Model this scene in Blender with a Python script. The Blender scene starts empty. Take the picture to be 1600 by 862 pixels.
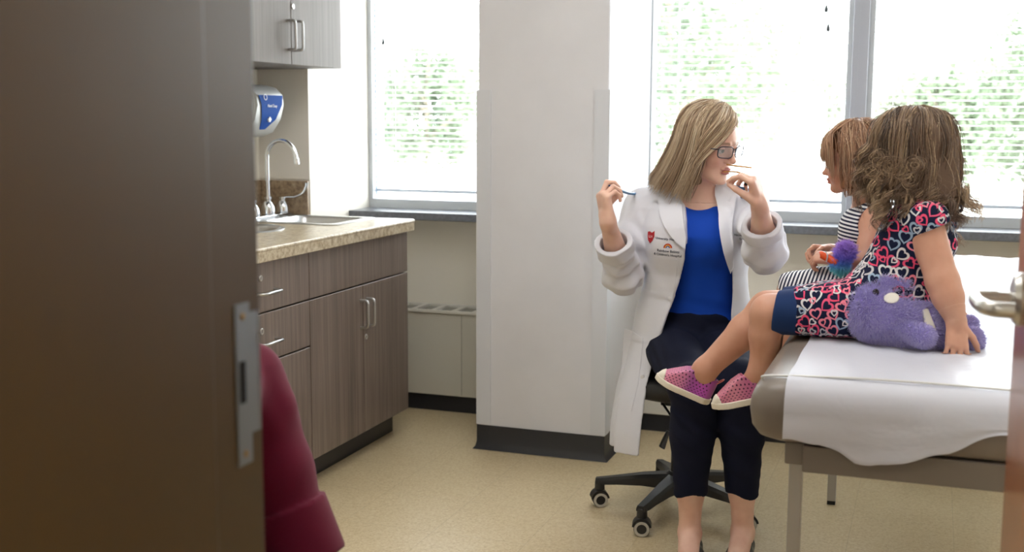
import bpy, bmesh, math, random
import numpy as np
from mathutils import Vector, Matrix
random.seed(7)
RNG = np.random.default_rng(11)
PI = math.pi
SC = bpy.context.scene
COL = SC.collection
SC.view_settings.view_transform = 'Standard'
SC.view_settings.look = 'None'
SC.view_settings.exposure = 0.0
SC.view_settings.gamma = 1.0
SC.view_settings.use_curve_mapping = False

# ---------------------------------------------------------------- camera
F = 1838.0
def _n(v):
    v = np.array(v, float); return v / np.linalg.norm(v)
_Yc = _n([1465 - 800, 185 - 431, F])
_Dc = _n([740 - 800, 14000 - 431, F]); _Dc = _n(_Dc - _Yc * (_Dc @ _Yc))
_Zc = -_Dc
_Xc = np.cross(_Yc, _Zc)
CM = np.array([_Xc, _Yc, _Zc])            # world = CM @ camera(x right, y down, z forward)
CP = np.array([0, 0, 1.28])
def P(px, py, Y):
    """point of the room on the plane Y = const seen at a photograph pixel"""
    r = CM @ np.array([(px - 800) / F, (py - 431) / F, 1.0])
    p = CP + r * (Y / r[1])
    return np.array([p[0], p[1], p[2]])
cam_d = bpy.data.cameras.new('camera')
cam = bpy.data.objects.new('camera', cam_d); COL.objects.link(cam)
R = Matrix(((CM[0][0], -CM[0][1], -CM[0][2]), (CM[1][0], -CM[1][1], -CM[1][2]), (CM[2][0], -CM[2][1], -CM[2][2])))
cam.matrix_world = Matrix.Translation(CP) @ R.to_4x4()
cam_d.sensor_width = 36; cam_d.lens = F * 36 / 1600
cam_d.clip_start = 0.02
cam_d.dof.use_dof = True; cam_d.dof.focus_distance = 3.25; cam_d.dof.aperture_fstop = 3.6
SC.camera = cam

# ---------------------------------------------------------------- helpers
def lin(c):
    if isinstance(c, str):
        c = [int(c[i:i + 2], 16) / 255 for i in (0, 2, 4)]
    return tuple(((x / 12.92) if x <= 0.04045 else ((x + 0.055) / 1.055) ** 2.4) for x in c[:3]) + (1,)
def mat(name, color, rough=0.5, metal=0.0, spec=0.5, **kw):
    m = bpy.data.materials.new(name); m.use_nodes = True
    nt = m.node_tree; b = nt.nodes['Principled BSDF']
    b.inputs['Base Color'].default_value = lin(color)
    b.inputs['Roughness'].default_value = rough
    b.inputs['Metallic'].default_value = metal
    b.inputs['Specular IOR Level'].default_value = spec
    for k, v in kw.items():
        b.inputs[k.replace('_', ' ')].default_value = v
    return m
def N(m, t, **kw):
    n = m.node_tree.nodes.new(t)
    for k, v in kw.items():
        if k.startswith('i_'):
            key = k[2:].replace('_', ' ')
            n.inputs[key].default_value = v
        else:
            setattr(n, k, v)
    return n
def L(m, a, b): m.node_tree.links.new(a, b)
def bsdf(m): return m.node_tree.nodes['Principled BSDF']
def ramp(m, fac, stops, interp='LINEAR'):
    r = N(m, 'ShaderNodeValToRGB'); r.color_ramp.interpolation = interp
    e = r.color_ramp.elements
    while len(e) < len(stops): e.new(0.5)
    for k, (p, c) in enumerate(stops):
        e[k].position = p; e[k].color = lin(c)
    L(m, fac, r.inputs[0]); return r
def noise_color(m, stops, scale=10, stretch=(1, 1, 1), detail=4, coord='Object', bump=0.0, bscale=None, dist=0.001, rough=0.55):
    tc = N(m, 'ShaderNodeTexCoord'); mp = N(m, 'ShaderNodeMapping')
    mp.inputs['Scale'].default_value = stretch
    L(m, tc.outputs[coord], mp.inputs[0])
    nz = N(m, 'ShaderNodeTexNoise'); nz.inputs['Scale'].default_value = scale
    nz.inputs['Detail'].default_value = detail; nz.inputs['Roughness'].default_value = rough
    L(m, mp.outputs[0], nz.inputs['Vector'])
    if stops:
        r = ramp(m, nz.outputs['Fac'], stops); L(m, r.outputs[0], bsdf(m).inputs['Base Color'])
    if bump:
        src = nz
        if bscale:
            src = N(m, 'ShaderNodeTexNoise'); src.inputs['Scale'].default_value = bscale
            src.inputs['Detail'].default_value = 3
            L(m, mp.outputs[0], src.inputs['Vector'])
        b = N(m, 'ShaderNodeBump'); b.inputs['Strength'].default_value = bump; b.inputs['Distance'].default_value = dist
        L(m, src.outputs['Fac'], b.inputs['Height']); L(m, b.outputs[0], bsdf(m).inputs['Normal'])
    return m

def link(name, me, m, parent=None, smooth=False, auto=None):
    me.name = name
    if m is not None:
        for mm in (m if isinstance(m, (list, tuple)) else [m]): me.materials.append(mm)
    if smooth:
        me.polygons.foreach_set('use_smooth', [True] * len(me.polygons))
        if auto: 
            me.set_sharp_from_angle(angle=math.radians(auto))
    o = bpy.data.objects.new(name, me); COL.objects.link(o)
    if parent is not None: o.parent = parent
    return o
def obj(name, bm, m, parent=None, smooth=False, auto=35):
    """bmesh in world coordinates -> object; origin is moved to the thing"""
    me = bpy.data.meshes.new(name)
    if parent is not None:
        bmesh.ops.translate(bm, verts=bm.verts, vec=-Vector(world_loc(parent)))
        o_loc = None
    else:
        n = len(bm.verts)
        xs = [v.co.x for v in bm.verts]; ys = [v.co.y for v in bm.verts]; zs = [v.co.z for v in bm.verts]
        o_loc = Vector(((min(xs) + max(xs)) / 2, (min(ys) + max(ys)) / 2, min(zs)))
        bmesh.ops.translate(bm, verts=bm.verts, vec=-o_loc)
    bmesh.ops.recalc_face_normals(bm, faces=bm.faces)
    bm.to_mesh(me); bm.free()
    o = link(name, me, m, parent, smooth, auto)
    if o_loc is not None: o.location = o_loc
    return o
def world_loc(o):
    v = Vector(o.location)
    while o.parent is not None:
        o = o.parent; v = v + o.location
    return v
def thing(name, label, cat, loc=(0, 0, 0), group=None):
    o = bpy.data.objects.new(name, None); COL.objects.link(o); o.location = loc
    o.empty_display_size = 0.1
    o['label'] = label; o['category'] = cat
    if group: o['group'] = group
    return o
def tag(o, label, cat, group=None, kind=None):
    o['label'] = label; o['category'] = cat
    if group: o['group'] = group
    if kind: o['kind'] = kind
    return o
def struct(name, bm, m, parent=None, label=None, smooth=False):
    o = obj(name, bm, m, parent, smooth)
    if parent is None: o['kind'] = 'structure'
    if label: o['label'] = label
    return o
def BM(): return bmesh.new()
def box(bm, x0, x1, y0, y1, z0, z1, bev=0.0, seg=2, mi=0):
    vs = [bm.verts.new(c) for c in ((x0, y0, z0), (x1, y0, z0), (x1, y1, z0), (x0, y1, z0), (x0, y0, z1), (x1, y0, z1), (x1, y1, z1), (x0, y1, z1))]
    fs = [bm.faces.new([vs[i] for i in f]) for f in ((3, 2, 1, 0), (4, 5, 6, 7), (0, 1, 5, 4), (1, 2, 6, 5), (2, 3, 7, 6), (3, 0, 4, 7))]
    for f in fs: f.material_index = mi
    if bev > 0:
        es = list({e for f in fs for e in f.edges})
        bmesh.ops.bevel(bm, geom=es, offset=bev, segments=seg, affect='EDGES', profile=0.5)
    return vs
def frames(pts):
    pts = [Vector(p) for p in pts]; n = len(pts); T = []
    for i in range(n):
        a = pts[max(i - 1, 0)]; b = pts[min(i + 1, n - 1)]
        t = (b - a); T.append(t.normalized() if t.length > 1e-9 else Vector((0, 0, 1)))
    u = T[0].cross(Vector((0, 0, 1)))
    if u.length < 1e-3: u = T[0].cross(Vector((0, 1, 0)))
    u.normalize(); out = []
    for t in T:
        u = (u - t * u.dot(t))
        if u.length < 1e-6: u = t.orthogonal()
        u.normalize(); out.append((u.copy(), t.cross(u)))
    return pts, out
def tube(bm, pts, r, seg=12, caps=True, flat=1.0, mi=0):
    pts, fr = frames(pts); n = len(pts)
    rs = r if isinstance(r, (list, tuple)) else [r] * n
    rings = []
    for p, (u, v), rr in zip(pts, fr, rs):
        rings.append([bm.verts.new(p + u * (math.cos(2 * PI * k / seg) * rr) + v * (math.sin(2 * PI * k / seg) * rr * flat)) for k in range(seg)])
    for a, b in zip(rings, rings[1:]):
        for k in range(seg):
            f = bm.faces.new((a[k], a[(k + 1) % seg], b[(k + 1) % seg], b[k])); f.material_index = mi
    if caps:
        bm.faces.new(rings[0][::-1]).material_index = mi; bm.faces.new(rings[-1]).material_index = mi
    return rings
def lathe(bm, prof, c=(0, 0, 0), axis=(0, 0, 1), seg=32, mi=0):
    """prof: list of (r, h)"""
    ax = Vector(axis).normalized(); u = ax.orthogonal().normalized(); v = ax.cross(u); c = Vector(c)
    rings = []
    for r, h in prof:
        if r < 1e-6: rings.append([bm.verts.new(c + ax * h)])
        else: rings.append([bm.verts.new(c + ax * h + u * (math.cos(2 * PI * k / seg) * r) + v * (math.sin(2 * PI * k / seg) * r)) for k in range(seg)])
    for a, b in zip(rings, rings[1:]):
        for k in range(seg):
            q = [a[k % len(a)], a[(k + 1) % len(a)], b[(k + 1) % len(b)], b[k % len(b)]]
            q2 = []
            for x in q:
                if x not in q2: q2.append(x)
            if len(q2) > 2: bm.faces.new(q2).material_index = mi
def smooth_path(ctrl, n=8):
    """Catmull-Rom through control points"""
    c = [np.array(p, float) for p in ctrl]; c = [2 * c[0] - c[1]] + c + [2 * c[-1] - c[-2]]
    out = []
    for i in range(1, len(c) - 2):
        for k in range(n):
            t = k / n
            out.append(0.5 * ((2 * c[i]) + (-c[i - 1] + c[i + 1]) * t + (2 * c[i - 1] - 5 * c[i] + 4 * c[i + 1] - c[i + 2]) * t * t + (-c[i - 1] + 3 * c[i] - 3 * c[i + 1] + c[i + 2]) * t ** 3))
    out.append(c[-2]); return out
def prism(bm, outline, axis, a, b, bev=0.0, mi=0):
    """closed 2D outline extruded along axis ('x','y','z') between a and b"""
    def pt(q, h):
        return {'x': (h, q[0], q[1]), 'y': (q[0], h, q[1]), 'z': (q[0], q[1], h)}[axis]
    A = [bm.verts.new(pt(q, a)) for q in outline]; B = [bm.verts.new(pt(q, b)) for q in outline]
    n = len(A); fs = [bm.faces.new(A[::-1]), bm.faces.new(B)]
    for k in range(n): fs.append(bm.faces.new((A[k], A[(k + 1) % n], B[(k + 1) % n], B[k])))
    for f in fs: f.material_index = mi
    if bev: bmesh.ops.bevel(bm, geom=list({e for f in fs[:2] for e in f.edges}), offset=bev, segments=2, affect='EDGES')
def text(name, s, size, loc, rot, m, parent, extrude=0.0004, align='LEFT', sx=1.0, bold=0.0):
    cu = bpy.data.curves.new(name, 'FONT'); cu.body = s; cu.size = size; cu.align_x = align; cu.extrude = extrude
    cu.offset = bold; cu.resolution_u = 3
    t = bpy.data.objects.new(name, cu); COL.objects.link(t)
    bpy.context.view_layer.update()
    me = bpy.data.meshes.new_from_object(t); COL.objects.unlink(t); bpy.data.objects.remove(t)
    me.materials.clear()
    o = link(name, me, m, parent)
    Mx = Matrix.Translation(Vector(loc) - (world_loc(parent) if parent else Vector())) @ rot.to_4x4() @ Matrix.Diagonal((sx, 1, 1, 1))
    me.transform(Mx)
    return o

# ---------------------------------------------------------------- materials
M = {}
M['wall'] = noise_color(mat('wall_paint', 'F7F2E6', 0.55), None, bump=0.12, bscale=220, dist=0.0006)
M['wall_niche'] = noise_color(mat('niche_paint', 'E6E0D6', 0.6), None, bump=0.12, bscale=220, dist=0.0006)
M['pillar'] = noise_color(mat('pillar_paint', 'DCDCE2', 0.6), [(0.3, 'D8D8DE'), (0.7, 'E0E0E6')], 3, bump=0.2, bscale=160, dist=0.0008)
M['guard'] = mat('guard_vinyl', 'D6D8DF', 0.4)
M['ceil'] = noise_color(mat('ceiling_tile', 'E8E6E0', 0.9), None, bump=0.3, bscale=300, dist=0.001)
M['black_base'] = mat('black_cove_base', '23252C', 0.35)
M['sill'] = noise_color(mat('grey_sill', '6C7078', 0.3), [(0.35, '646870'), (0.65, '747881')], 90)
M['frame_alu'] = mat('window_aluminium', 'C6CBD0', 0.45)
M['mullion'] = mat('mullion_aluminium', 'B4B8C4', 0.5)
M['slat'] = mat('white_slat', 'F4F5F4', 0.5)
M['cord'] = mat('grey_cord', '8D98AA', 0.7)
M['heater'] = mat('heater_enamel', 'D6D3C8', 0.5)
M['slot'] = mat('heater_slot_dark', '9C9A90', 0.7)
M['chrome'] = mat('chrome', 'DCE0E4', 0.12, 1.0)
M['steel'] = mat('brushed_steel', 'C4C5C6', 0.3, 1.0)
M['nickel'] = mat('satin_nickel', 'C9C6C2', 0.28, 1.0)
M['black_plastic'] = mat('black_plastic', '17181B', 0.42)
M['grey_ring'] = mat('grey_wheel_rim', 'BDB9B0', 0.5)
M['white_plastic'] = mat('white_plastic', 'E4E4E2', 0.3)

def wood(name, dark, mid, light, rough=0.35, axis=2, scale=1.0, coat=0.0):
    m = mat(name, mid, rough)
    tc = N(m, 'ShaderNodeTexCoord'); mp = N(m, 'ShaderNodeMapping')
    s = [60 * scale] * 3; s[axis] = 1.3
    mp.inputs['Scale'].default_value = s
    L(m, tc.outputs['Object'], mp.inputs[0])
    nz = N(m, 'ShaderNodeTexNoise'); nz.inputs['Scale'].default_value = 1.6; nz.inputs['Detail'].default_value = 6; nz.inputs['Roughness'].default_value = 0.62
    L(m, mp.outputs[0], nz.inputs['Vector'])
    mp2 = N(m, 'ShaderNodeMapping'); s2 = [9 * scale] * 3; s2[axis] = 0.5; mp2.inputs['Scale'].default_value = s2
    L(m, tc.outputs['Object'], mp2.inputs[0])
    n2 = N(m, 'ShaderNodeTexNoise'); n2.inputs['Scale'].default_value = 1.2; n2.inputs['Detail'].default_value = 2
    L(m, mp2.outputs[0], n2.inputs['Vector'])
    mx = N(m, 'ShaderNodeMath', operation='ADD'); L(m, nz.outputs['Fac'], mx.inputs[0])
    m2 = N(m, 'ShaderNodeMath', operation='MULTIPLY'); L(m, n2.outputs['Fac'], m2.inputs[0]); m2.inputs[1].default_value = 0.6
    L(m, m2.outputs[0], mx.inputs[1])
    m3 = N(m, 'ShaderNodeMath', operation='MULTIPLY'); L(m, mx.outputs[0], m3.inputs[0]); m3.inputs[1].default_value = 0.625
    r = ramp(m, m3.outputs[0], [(0.36, dark), (0.5, mid), (0.64, light)])
    L(m, r.outputs[0], bsdf(m).inputs['Base Color'])
    b = N(m, 'ShaderNodeBump'); b.inputs['Strength'].default_value = 0.12; b.inputs['Distance'].default_value = 0.0006
    L(m, nz.outputs['Fac'], b.inputs['Height']); L(m, b.outputs[0], bsdf(m).inputs['Normal'])
    return m
M['laminate'] = wood('taupe_wood_laminate', '61544D', '766860', '87796F', 0.36)
M['laminate_lit'] = wood('lit_taupe_wood_laminate', '6C6560', '77706B', '827B76', 0.55)  # same laminate for the wall cabinet, window light on it put into the colour
M['door_wood'] = wood('reddish_door_veneer', '8A4E2C', 'A0623C', 'B2744A', 0.22)
M['door_steel'] = noise_color(mat('brown_door_frame_paint', '4F3B1D', 0.42), None, bump=0.05, bscale=60)
M['granite'] = None
def granite(name, stops, scale):
    m = mat(name, 'B0A082', 0.28)
    tc = N(m, 'ShaderNodeTexCoord')
    a = N(m, 'ShaderNodeTexNoise'); a.inputs['Scale'].default_value = scale; a.inputs['Detail'].default_value = 5; a.inputs['Roughness'].default_value = 0.7
    L(m, tc.outputs['Object'], a.inputs['Vector'])
    r = ramp(m, a.outputs['Fac'], stops); L(m, r.outputs[0], bsdf(m).inputs['Base Color'])
    return m
M['granite'] = granite('beige_stone_laminate', [(0.32, '8C7A5F'), (0.45, 'B5A488'), (0.55, 'C6B99F'), (0.68, 'D8CFBC')], 55)
M['granite_dark'] = granite('brown_stone_laminate', [(0.32, '6E5B49'), (0.45, '8F7A63'), (0.55, 'A08A70'), (0.68, 'B5A388')], 60)
# floor: mottled vinyl tiles
def floor_mat():
    m = mat('mottled_vinyl_tile', 'C0A97F', 0.3)
    tc = N(m, 'ShaderNodeTexCoord')
    a = N(m, 'ShaderNodeTexNoise'); a.inputs['Scale'].default_value = 130; a.inputs['Detail'].default_value = 4; a.inputs['Roughness'].default_value = 0.65
    L(m, tc.outputs['Object'], a.inputs['Vector'])
    r = ramp(m, a.outputs['Fac'], [(0.30, 'BBA67F'), (0.45, 'CFBB96'), (0.57, 'D5C4A2'), (0.72, 'E0D2B6')])
    b = N(m, 'ShaderNodeTexNoise'); b.inputs['Scale'].default_value = 1.3; b.inputs['Detail'].default_value = 3
    L(m, tc.outputs['Object'], b.inputs['Vector'])
    r2 = ramp(m, b.outputs['Fac'], [(0.35, 'F1EEE8'), (0.65, 'FFFFFF')])
    mx = N(m, 'ShaderNodeMix', data_type='RGBA', blend_type='MULTIPLY'); mx.inputs[0].default_value = 1
    L(m, r.outputs[0], mx.inputs[6]); L(m, r2.outputs[0], mx.inputs[7])
    br = N(m, 'ShaderNodeTexBrick'); br.offset = 0.0; br.inputs['Scale'].default_value = 1.0
    br.inputs['Brick Width'].default_value = 0.305; br.inputs['Row Height'].default_value = 0.305
    br.inputs['Mortar Size'].default_value = 0.0009; br.inputs['Mortar Smooth'].default_value = 0.4
    L(m, tc.outputs['Object'], br.inputs['Vector'])
    mx2 = N(m, 'ShaderNodeMix', data_type='RGBA', blend_type='MIX')
    mf = N(m, 'ShaderNodeMath', operation='MULTIPLY'); L(m, br.outputs['Fac'], mf.inputs[0]); mf.inputs[1].default_value = 0.45
    L(m, mf.outputs[0], mx2.inputs[0]); L(m, mx.outputs[2], mx2.inputs[6]); mx2.inputs[7].default_value = lin('8E7B5A')
    L(m, mx2.outputs[2], bsdf(m).inputs['Base Color'])
    rr = N(m, 'ShaderNodeMath', operation='MULTIPLY_ADD'); L(m, b.outputs['Fac'], rr.inputs[0]); rr.inputs[1].default_value = 0.25; rr.inputs[2].default_value = 0.2
    L(m, rr.outputs[0], bsdf(m).inputs['Roughness'])
    bp = N(m, 'ShaderNodeBump'); bp.inputs['Strength'].default_value = 0.08; bp.inputs['Distance'].default_value = 0.001
    L(m, a.outputs['Fac'], bp.inputs['Height']); L(m, bp.outputs[0], bsdf(m).inputs['Normal'])
    return m
M['floor'] = floor_mat()
def glass_mat(name, tint=(0.97, 0.98, 0.98, 1), refl=0.08):
    m = bpy.data.materials.new(name); m.use_nodes = True; nt = m.node_tree; nt.nodes.clear()
    out = nt.nodes.new('ShaderNodeOutputMaterial'); mx = nt.nodes.new('ShaderNodeMixShader')
    tr = nt.nodes.new('ShaderNodeBsdfTransparent'); tr.inputs[0].default_value = tint
    gl = nt.nodes.new('ShaderNodeBsdfGlossy'); gl.inputs['Roughness'].default_value = 0.02
    mx.inputs[0].default_value = refl
    nt.links.new(tr.outputs[0], mx.inputs[1]); nt.links.new(gl.outputs[0], mx.inputs[2]); nt.links.new(mx.outputs[0], out.inputs[0])
    return m
M['glass'] = glass_mat('window_glass')

# ---------------------------------------------------------------- room shell
XL, XR, YN, YF, ZC = -2.643, 1.45, 1.20, 4.82, 2.60
bm = BM(); box(bm, -3.4, 2.4, -2.2, 5.0, -0.12, 0); struct('floor', bm, M['floor'])
bm = BM(); box(bm, -3.4, 2.4, -2.2, 5.0, ZC, ZC + 0.1); struct('ceiling', bm, M['ceil'])
# left wall with the protruding run beside the window
bm = BM(); prism(bm, [(XL - 0.12, YN), (XL, YN), (XL, 4.2675), (-2.408, 4.2675), (-2.408, 4.96), (XL - 0.12, 4.96)], 'z', 0, ZC)
struct('wall_left', bm, M['wall'])
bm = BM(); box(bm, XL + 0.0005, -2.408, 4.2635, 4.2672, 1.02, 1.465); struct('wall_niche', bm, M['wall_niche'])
bm = BM(); box(bm, XR, XR + 0.12, YN, 4.96, 0, ZC); struct('wall_right', bm, M['wall'])
# far wall: apron below the windows and header above
bm = BM()
box(bm, -2.408, XR, 4.79, 4.96, 0, 0.84); box(bm, -2.408, XR, 4.82, 4.96, 2.42, ZC)
box(bm, 1.05, XR, 4.82, 4.96, 0.84, 2.42)
struct('wall_far', bm, M['wall'])
# near wall (door wall) with the doorway X -0.756..0.17, and the corridor
bm = BM()
box(bm, -3.4, -0.80, 0.76, YN, 0, ZC); box(bm, 0.215, XR + 0.12, 0.76, YN, 0, ZC); box(bm, -0.80, 0.215, 0.76, YN, 2.16, ZC)
struct('wall_near', bm, M['wall'])
bm = BM(); box(bm, -3.4, 2.4, -2.2, -2.1, 0, ZC); struct('wall_corridor', bm, M['wall'])
bm = BM(); box(bm, -3.4, -3.3, -2.1, 0.76, 0, ZC); struct('wall_corridor_left', bm, M['wall'])
bm = BM(); box(bm, 2.3, 2.4, -2.1, 0.76, 0, ZC); struct('wall_corridor_right', bm, M['wall'])
# pillar
bm = BM(); box(bm, -1.622, -1.118, 4.15, 4.82, 0, ZC, 0.004, 1); pil = struct('wall_pillar', bm, M['pillar'])
def lguard(bm, cx, sx):
    t = 0.006; w = 0.058; x0 = cx + sx * t; y0 = 4.15 - t
    prism(bm, [(x0, y0), (x0 - sx * w, y0), (x0 - sx * w, y0 + t), (cx, 4.15), (cx, y0 + w), (x0, y0 + w)], 'z', 0.097, 1.378, 0.0015)
for cx, sx in ((-1.622, -1), (-1.118, 1)):
    bm = BM(); lguard(bm, cx, sx)
    o = obj('corner_guard', bm, M['guard'], pil); o['label'] = 'pale vinyl corner guard'
bm = BM()   # cove base round three sides of the pillar
pro = [(0.0, 0.095), (0.004, 0.096), (0.0045, 0.03), (0.009, 0.012), (0.018, 0.001), (0, 0)]
def base_run(bm, path):
    rings = []
    for (x, y, nx, ny) in path:
        rings.append([bm.verts.new((x + nx * d, y + ny * d, z)) for d, z in pro])
    for a, b in zip(rings, rings[1:]):
        for k in range(len(pro)): bm.faces.new((a[k], a[(k + 1) % len(pro)], b[(k + 1) % len(pro)], b[k]))
    bm.faces.new(rings[0]); bm.faces.new(rings[-1][::-1])
base_run(bm, [(-1.622, 4.79, -1, 0), (-1.622, 4.15, -1, -1), (-1.118, 4.15, 1, -1), (-1.118, 4.79, 1, 0)])
struct('baseboard_pillar', bm, M['black_base'], smooth=True)

# door frame (brown steel) with the strike plate
bm = BM()
XJ = -0.756
box(bm, XJ - 0.05, XJ, 1.085, 1.206, 0, 2.13, 0.003)           # rabbet
box(bm, XJ - 0.05, XJ + 0.016, 0.752, 1.092, 0, 2.13, 0.003)   # stop and soffit
box(bm, XJ - 0.10, XJ, 1.2005, 1.212, 0, 2.18, 0.002); box(bm, XJ - 0.10, XJ + 0.0, 0.748, 0.7595, 0, 2.18, 0.002)
box(bm, 0.17, 0.22, 0.752, 1.212, 0, 2.13, 0.003)
box(bm, 0.17, 0.27, 1.2005, 1.212, 0, 2.18, 0.002); box(bm, 0.17, 0.27, 0.748, 0.7595, 0, 2.18, 0.002)
box(bm, XJ - 0.05, 0.22, 0.752, 1.212, 2.12, 2.17, 0.003)
dfr = struct('door_1', bm, M['door_steel'], label='brown painted steel door frame')
bm = BM()
z0, z1 = 0.869, 1.062
outl = [(1.157, z0), (1.186, z0), (1.186, z0 + 0.035), (1.2045, z0 + 0.035), (1.2045, z1 - 0.012), (1.186, z1 - 0.012), (1.186, z1), (1.157, z1)]
hole = [(1.163, 0.945), (1.178, 0.945), (1.178, 0.992), (1.163, 0.992)]
prism(bm, outl, 'x', XJ, XJ + 0.0022)
tube(bm, [(XJ + 0.0008, 1.2045, z0 + 0.035), (XJ + 0.0008, 1.2045, z1 - 0.012)], 0.0022, 10)
sp = obj('strike_plate', bm, mat('blue_grey_steel', '8A929A', 0.45, 0.7), dfr, True); 
bm = BM(); box(bm, XJ + 0.001, XJ + 0.003, 1.162, 1.174, 0.944, 0.994); obj('latch_hole', bm, mat('latch_hole_dark', '0C0B0A', 0.9), sp)
for z in (0.882, 1.047):
    bm = BM(); lathe(bm, [(0.0045, 0.0), (0.0045, 0.001), (0.002, 0.0016), (0.0, 0.0014)], (XJ + 0.002, 1.171, z), (1, 0, 0), 14)
    obj('screw', bm, mat('brass_screw', 'A58A63', 0.35, 1.0), sp, True)

# open wooden door (swung into the room) with lever handle
d = thing('door_2', 'open reddish wood door', 'door', (0.172, 1.215, 0)); del d['label']; del d['category']; d['kind'] = 'structure'
ang = math.radians(2.9)
def dpt(s, off, z):   # s along the door from the hinge, off towards -X
    return (0.172 - math.sin(ang) * s - math.cos(ang) * off, 1.215 + math.cos(ang) * s - math.sin(ang) * off, z)
def dbox(bm, s0, s1, o0, o1, z0, z1, bev=0.0):
    vs = box(bm, 0, 1, 0, 1, 0, 1) 
    k = 0
    for v, (a, b, c) in zip(vs, ((s0, o0, z0), (s1, o0, z0), (s1, o1, z0), (s0, o1, z0), (s0, o0, z1), (s1, o0, z1), (s1, o1, z1), (s0, o1, z1))):
        v.co = Vector(dpt(a, b, c))
    if bev:
        es = list({e for v in vs for e in v.link_edges}); bmesh.ops.bevel(bm, geom=es, offset=bev, segments=2, affect='EDGES')
bm = BM(); dbox(bm, 0.0, 0.80, -0.045, 0.0, 0.012, 2.10, 0.0015)
obj('door_panel', bm, M['door_wood'], d)
hz = 1.005
dn = Vector((-math.cos(ang), -math.sin(ang), 0))
bm = BM()
c = Vector(dpt(0.735, 0, hz))
lathe(bm, [(0, 0), (0.042, 0), (0.042, 0.004), (0.036, 0.012), (0.024, 0.015), (0.0, 0.0155)], c, dn, 36)
rose = obj('door_handle', bm, M['nickel'], d, True)
bm = BM()
tube(bm, [c + dn * 0.01, c + dn * 0.036], 0.0105, 20)
tube(bm, [c + dn * 0.034, c + dn * 0.068], [0.0125, 0.0115], 20)
sd = Vector((math.sin(ang), -math.cos(ang), 0))
arm = [c + dn * o_ + sd * s_ for o_, s_ in ((0.050, -0.010), (0.064, 0.0), (0.068, 0.02), (0.067, 0.06), (0.063, 0.095), (0.050, 0.118), (0.022, 0.124))]
arm = [Vector(p) for p in smooth_path(arm, 6)]
rg = tube(bm, arm, 0.0098, 16, flat=1.2)
obj('lever', bm, M['nickel'], rose, True, 50)
bm = BM(); dbox(bm, 0.798, 0.8025, -0.035, -0.010, hz - 0.03, hz + 0.03, 0.0008); obj('latch_plate', bm, M['nickel'], d)

# ---------------------------------------------------------------- windows
def window(n, x0, x1):
    w = 0.045; zb, zt = 0.868, 2.42
    bm = BM()
    box(bm, x0, x1, 4.80, 4.87, zb, zb + 0.042, 0.002); box(bm, x0, x1, 4.80, 4.87, zt - w, zt, 0.002)
    box(bm, x0, x0 + 0.02, 4.80, 4.87, zb + 0.042, zt - w, 0.002); box(bm, x1 - 0.02, x1, 4.80, 4.87, zb + 0.042, zt - w, 0.002)
    fr = struct('window_%d' % n, bm, M['frame_alu'])
    bm = BM(); box(bm, x0 + 0.015, x1 - 0.015, 4.868, 4.874, zb + 0.03, zt - 0.03); obj('glass_pane', bm, M['glass'], fr)
    return fr
WINS = [(1, -2.408, -1.61), (2, -1.13, -0.322), (3, -0.262, 1.05)]
for a in WINS: window(*a)
bm = BM(); box(bm, -0.322, -0.262, 4.775, 4.96, 0.872, 2.42, 0.003); box(bm, -0.301, -0.297, 4.7735, 4.78, 0.872, 2.42); struct('trim_1', bm, M['mullion'])
for k, (x0, x1, nm) in enumerate(((-2.408, -1.624, 'left'), (-1.116, XR, 'right'))):
    bm = BM(); box(bm, x0 + 0.001, x1 - 0.001, 4.60, 4.86, 0.838, 0.8705, 0.003)
    struct('window_sill_%d' % (k + 1), bm, M['sill'], label='grey stone sill')
# mini blinds
def blind(label, x0, x1, tas):
    yb = 4.835; zt = 2.36; zb = 0.955
    t = thing('window_blind', label, 'blind', ((x0 + x1) / 2, yb, zb - 0.012), 'white horizontal blinds in the windows')
    bm = BM(); box(bm, x0, x1, yb - 0.014, yb + 0.014, zt, zt + 0.03, 0.002); obj('head_rail', bm, M['slat'], t)
    bm = BM(); box(bm, x0, x1, yb - 0.010, yb + 0.010, zb - 0.014, zb - 0.001, 0.002); obj('bottom_rail', bm, mat('blue_grey_rail', 'C4CFDC', 0.4), t)
    bm = BM(); n = int((zt - zb - 0.01) / 0.0237)
    for i in range(n):
        z = zb + 0.013 + i * 0.0237; tl = math.radians(9)
        prof = []
        for u in (-1, -0.5, 0, 0.5, 1):
            a = u * 0.0122; h = 0.0022 * (1 - u * u)
            prof.append((yb + a * math.cos(tl), z + h + a * math.sin(tl)))
        prof += [(p[0], p[1] - 0.0006) for p in prof[::-1]]
        prism(bm, prof, 'x', x0 + 0.004, x1 - 0.004)
    obj('slats', bm, M['slat'], t)
    m_ = max(2, int((x1 - x0) / 0.5) + 1)
    for i in range(m_):
        x = x0 + 0.09 + (x1 - x0 - 0.18) * i / (m_ - 1)
        bm = BM()
        for dy in (-0.0135, 0.0135): tube(bm, [(x, yb + dy, zb), (x, yb + dy, zt)], 0.0007, 5)
        obj('ladder_cord', bm, M['slat'], t)
    for (x, z, l) in tas:
        bm = BM(); tube(bm, [(x, yb - 0.03, z), (x, yb - 0.018, zt + 0.01)], 0.0009, 5)
        cd = obj('pull_cord', bm, M['slat'], t)
        bm = BM(); lathe(bm, [(0, 0), (0.006, 0.001), (0.0075, 0.01), (0.004, 0.026), (0.001, 0.03)], (x, yb - 0.03, z - 0.028), (0, 0, 1), 12)
        obj('tassel', bm, mat('grey_tassel', '4C5358', 0.5), cd, True)
    return t
blind('white mini blind in the single window between the sink wall and the pillar', -2.385, -1.632, [(P(598, 56, 4.8)[0], 1.62, 0)])
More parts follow.
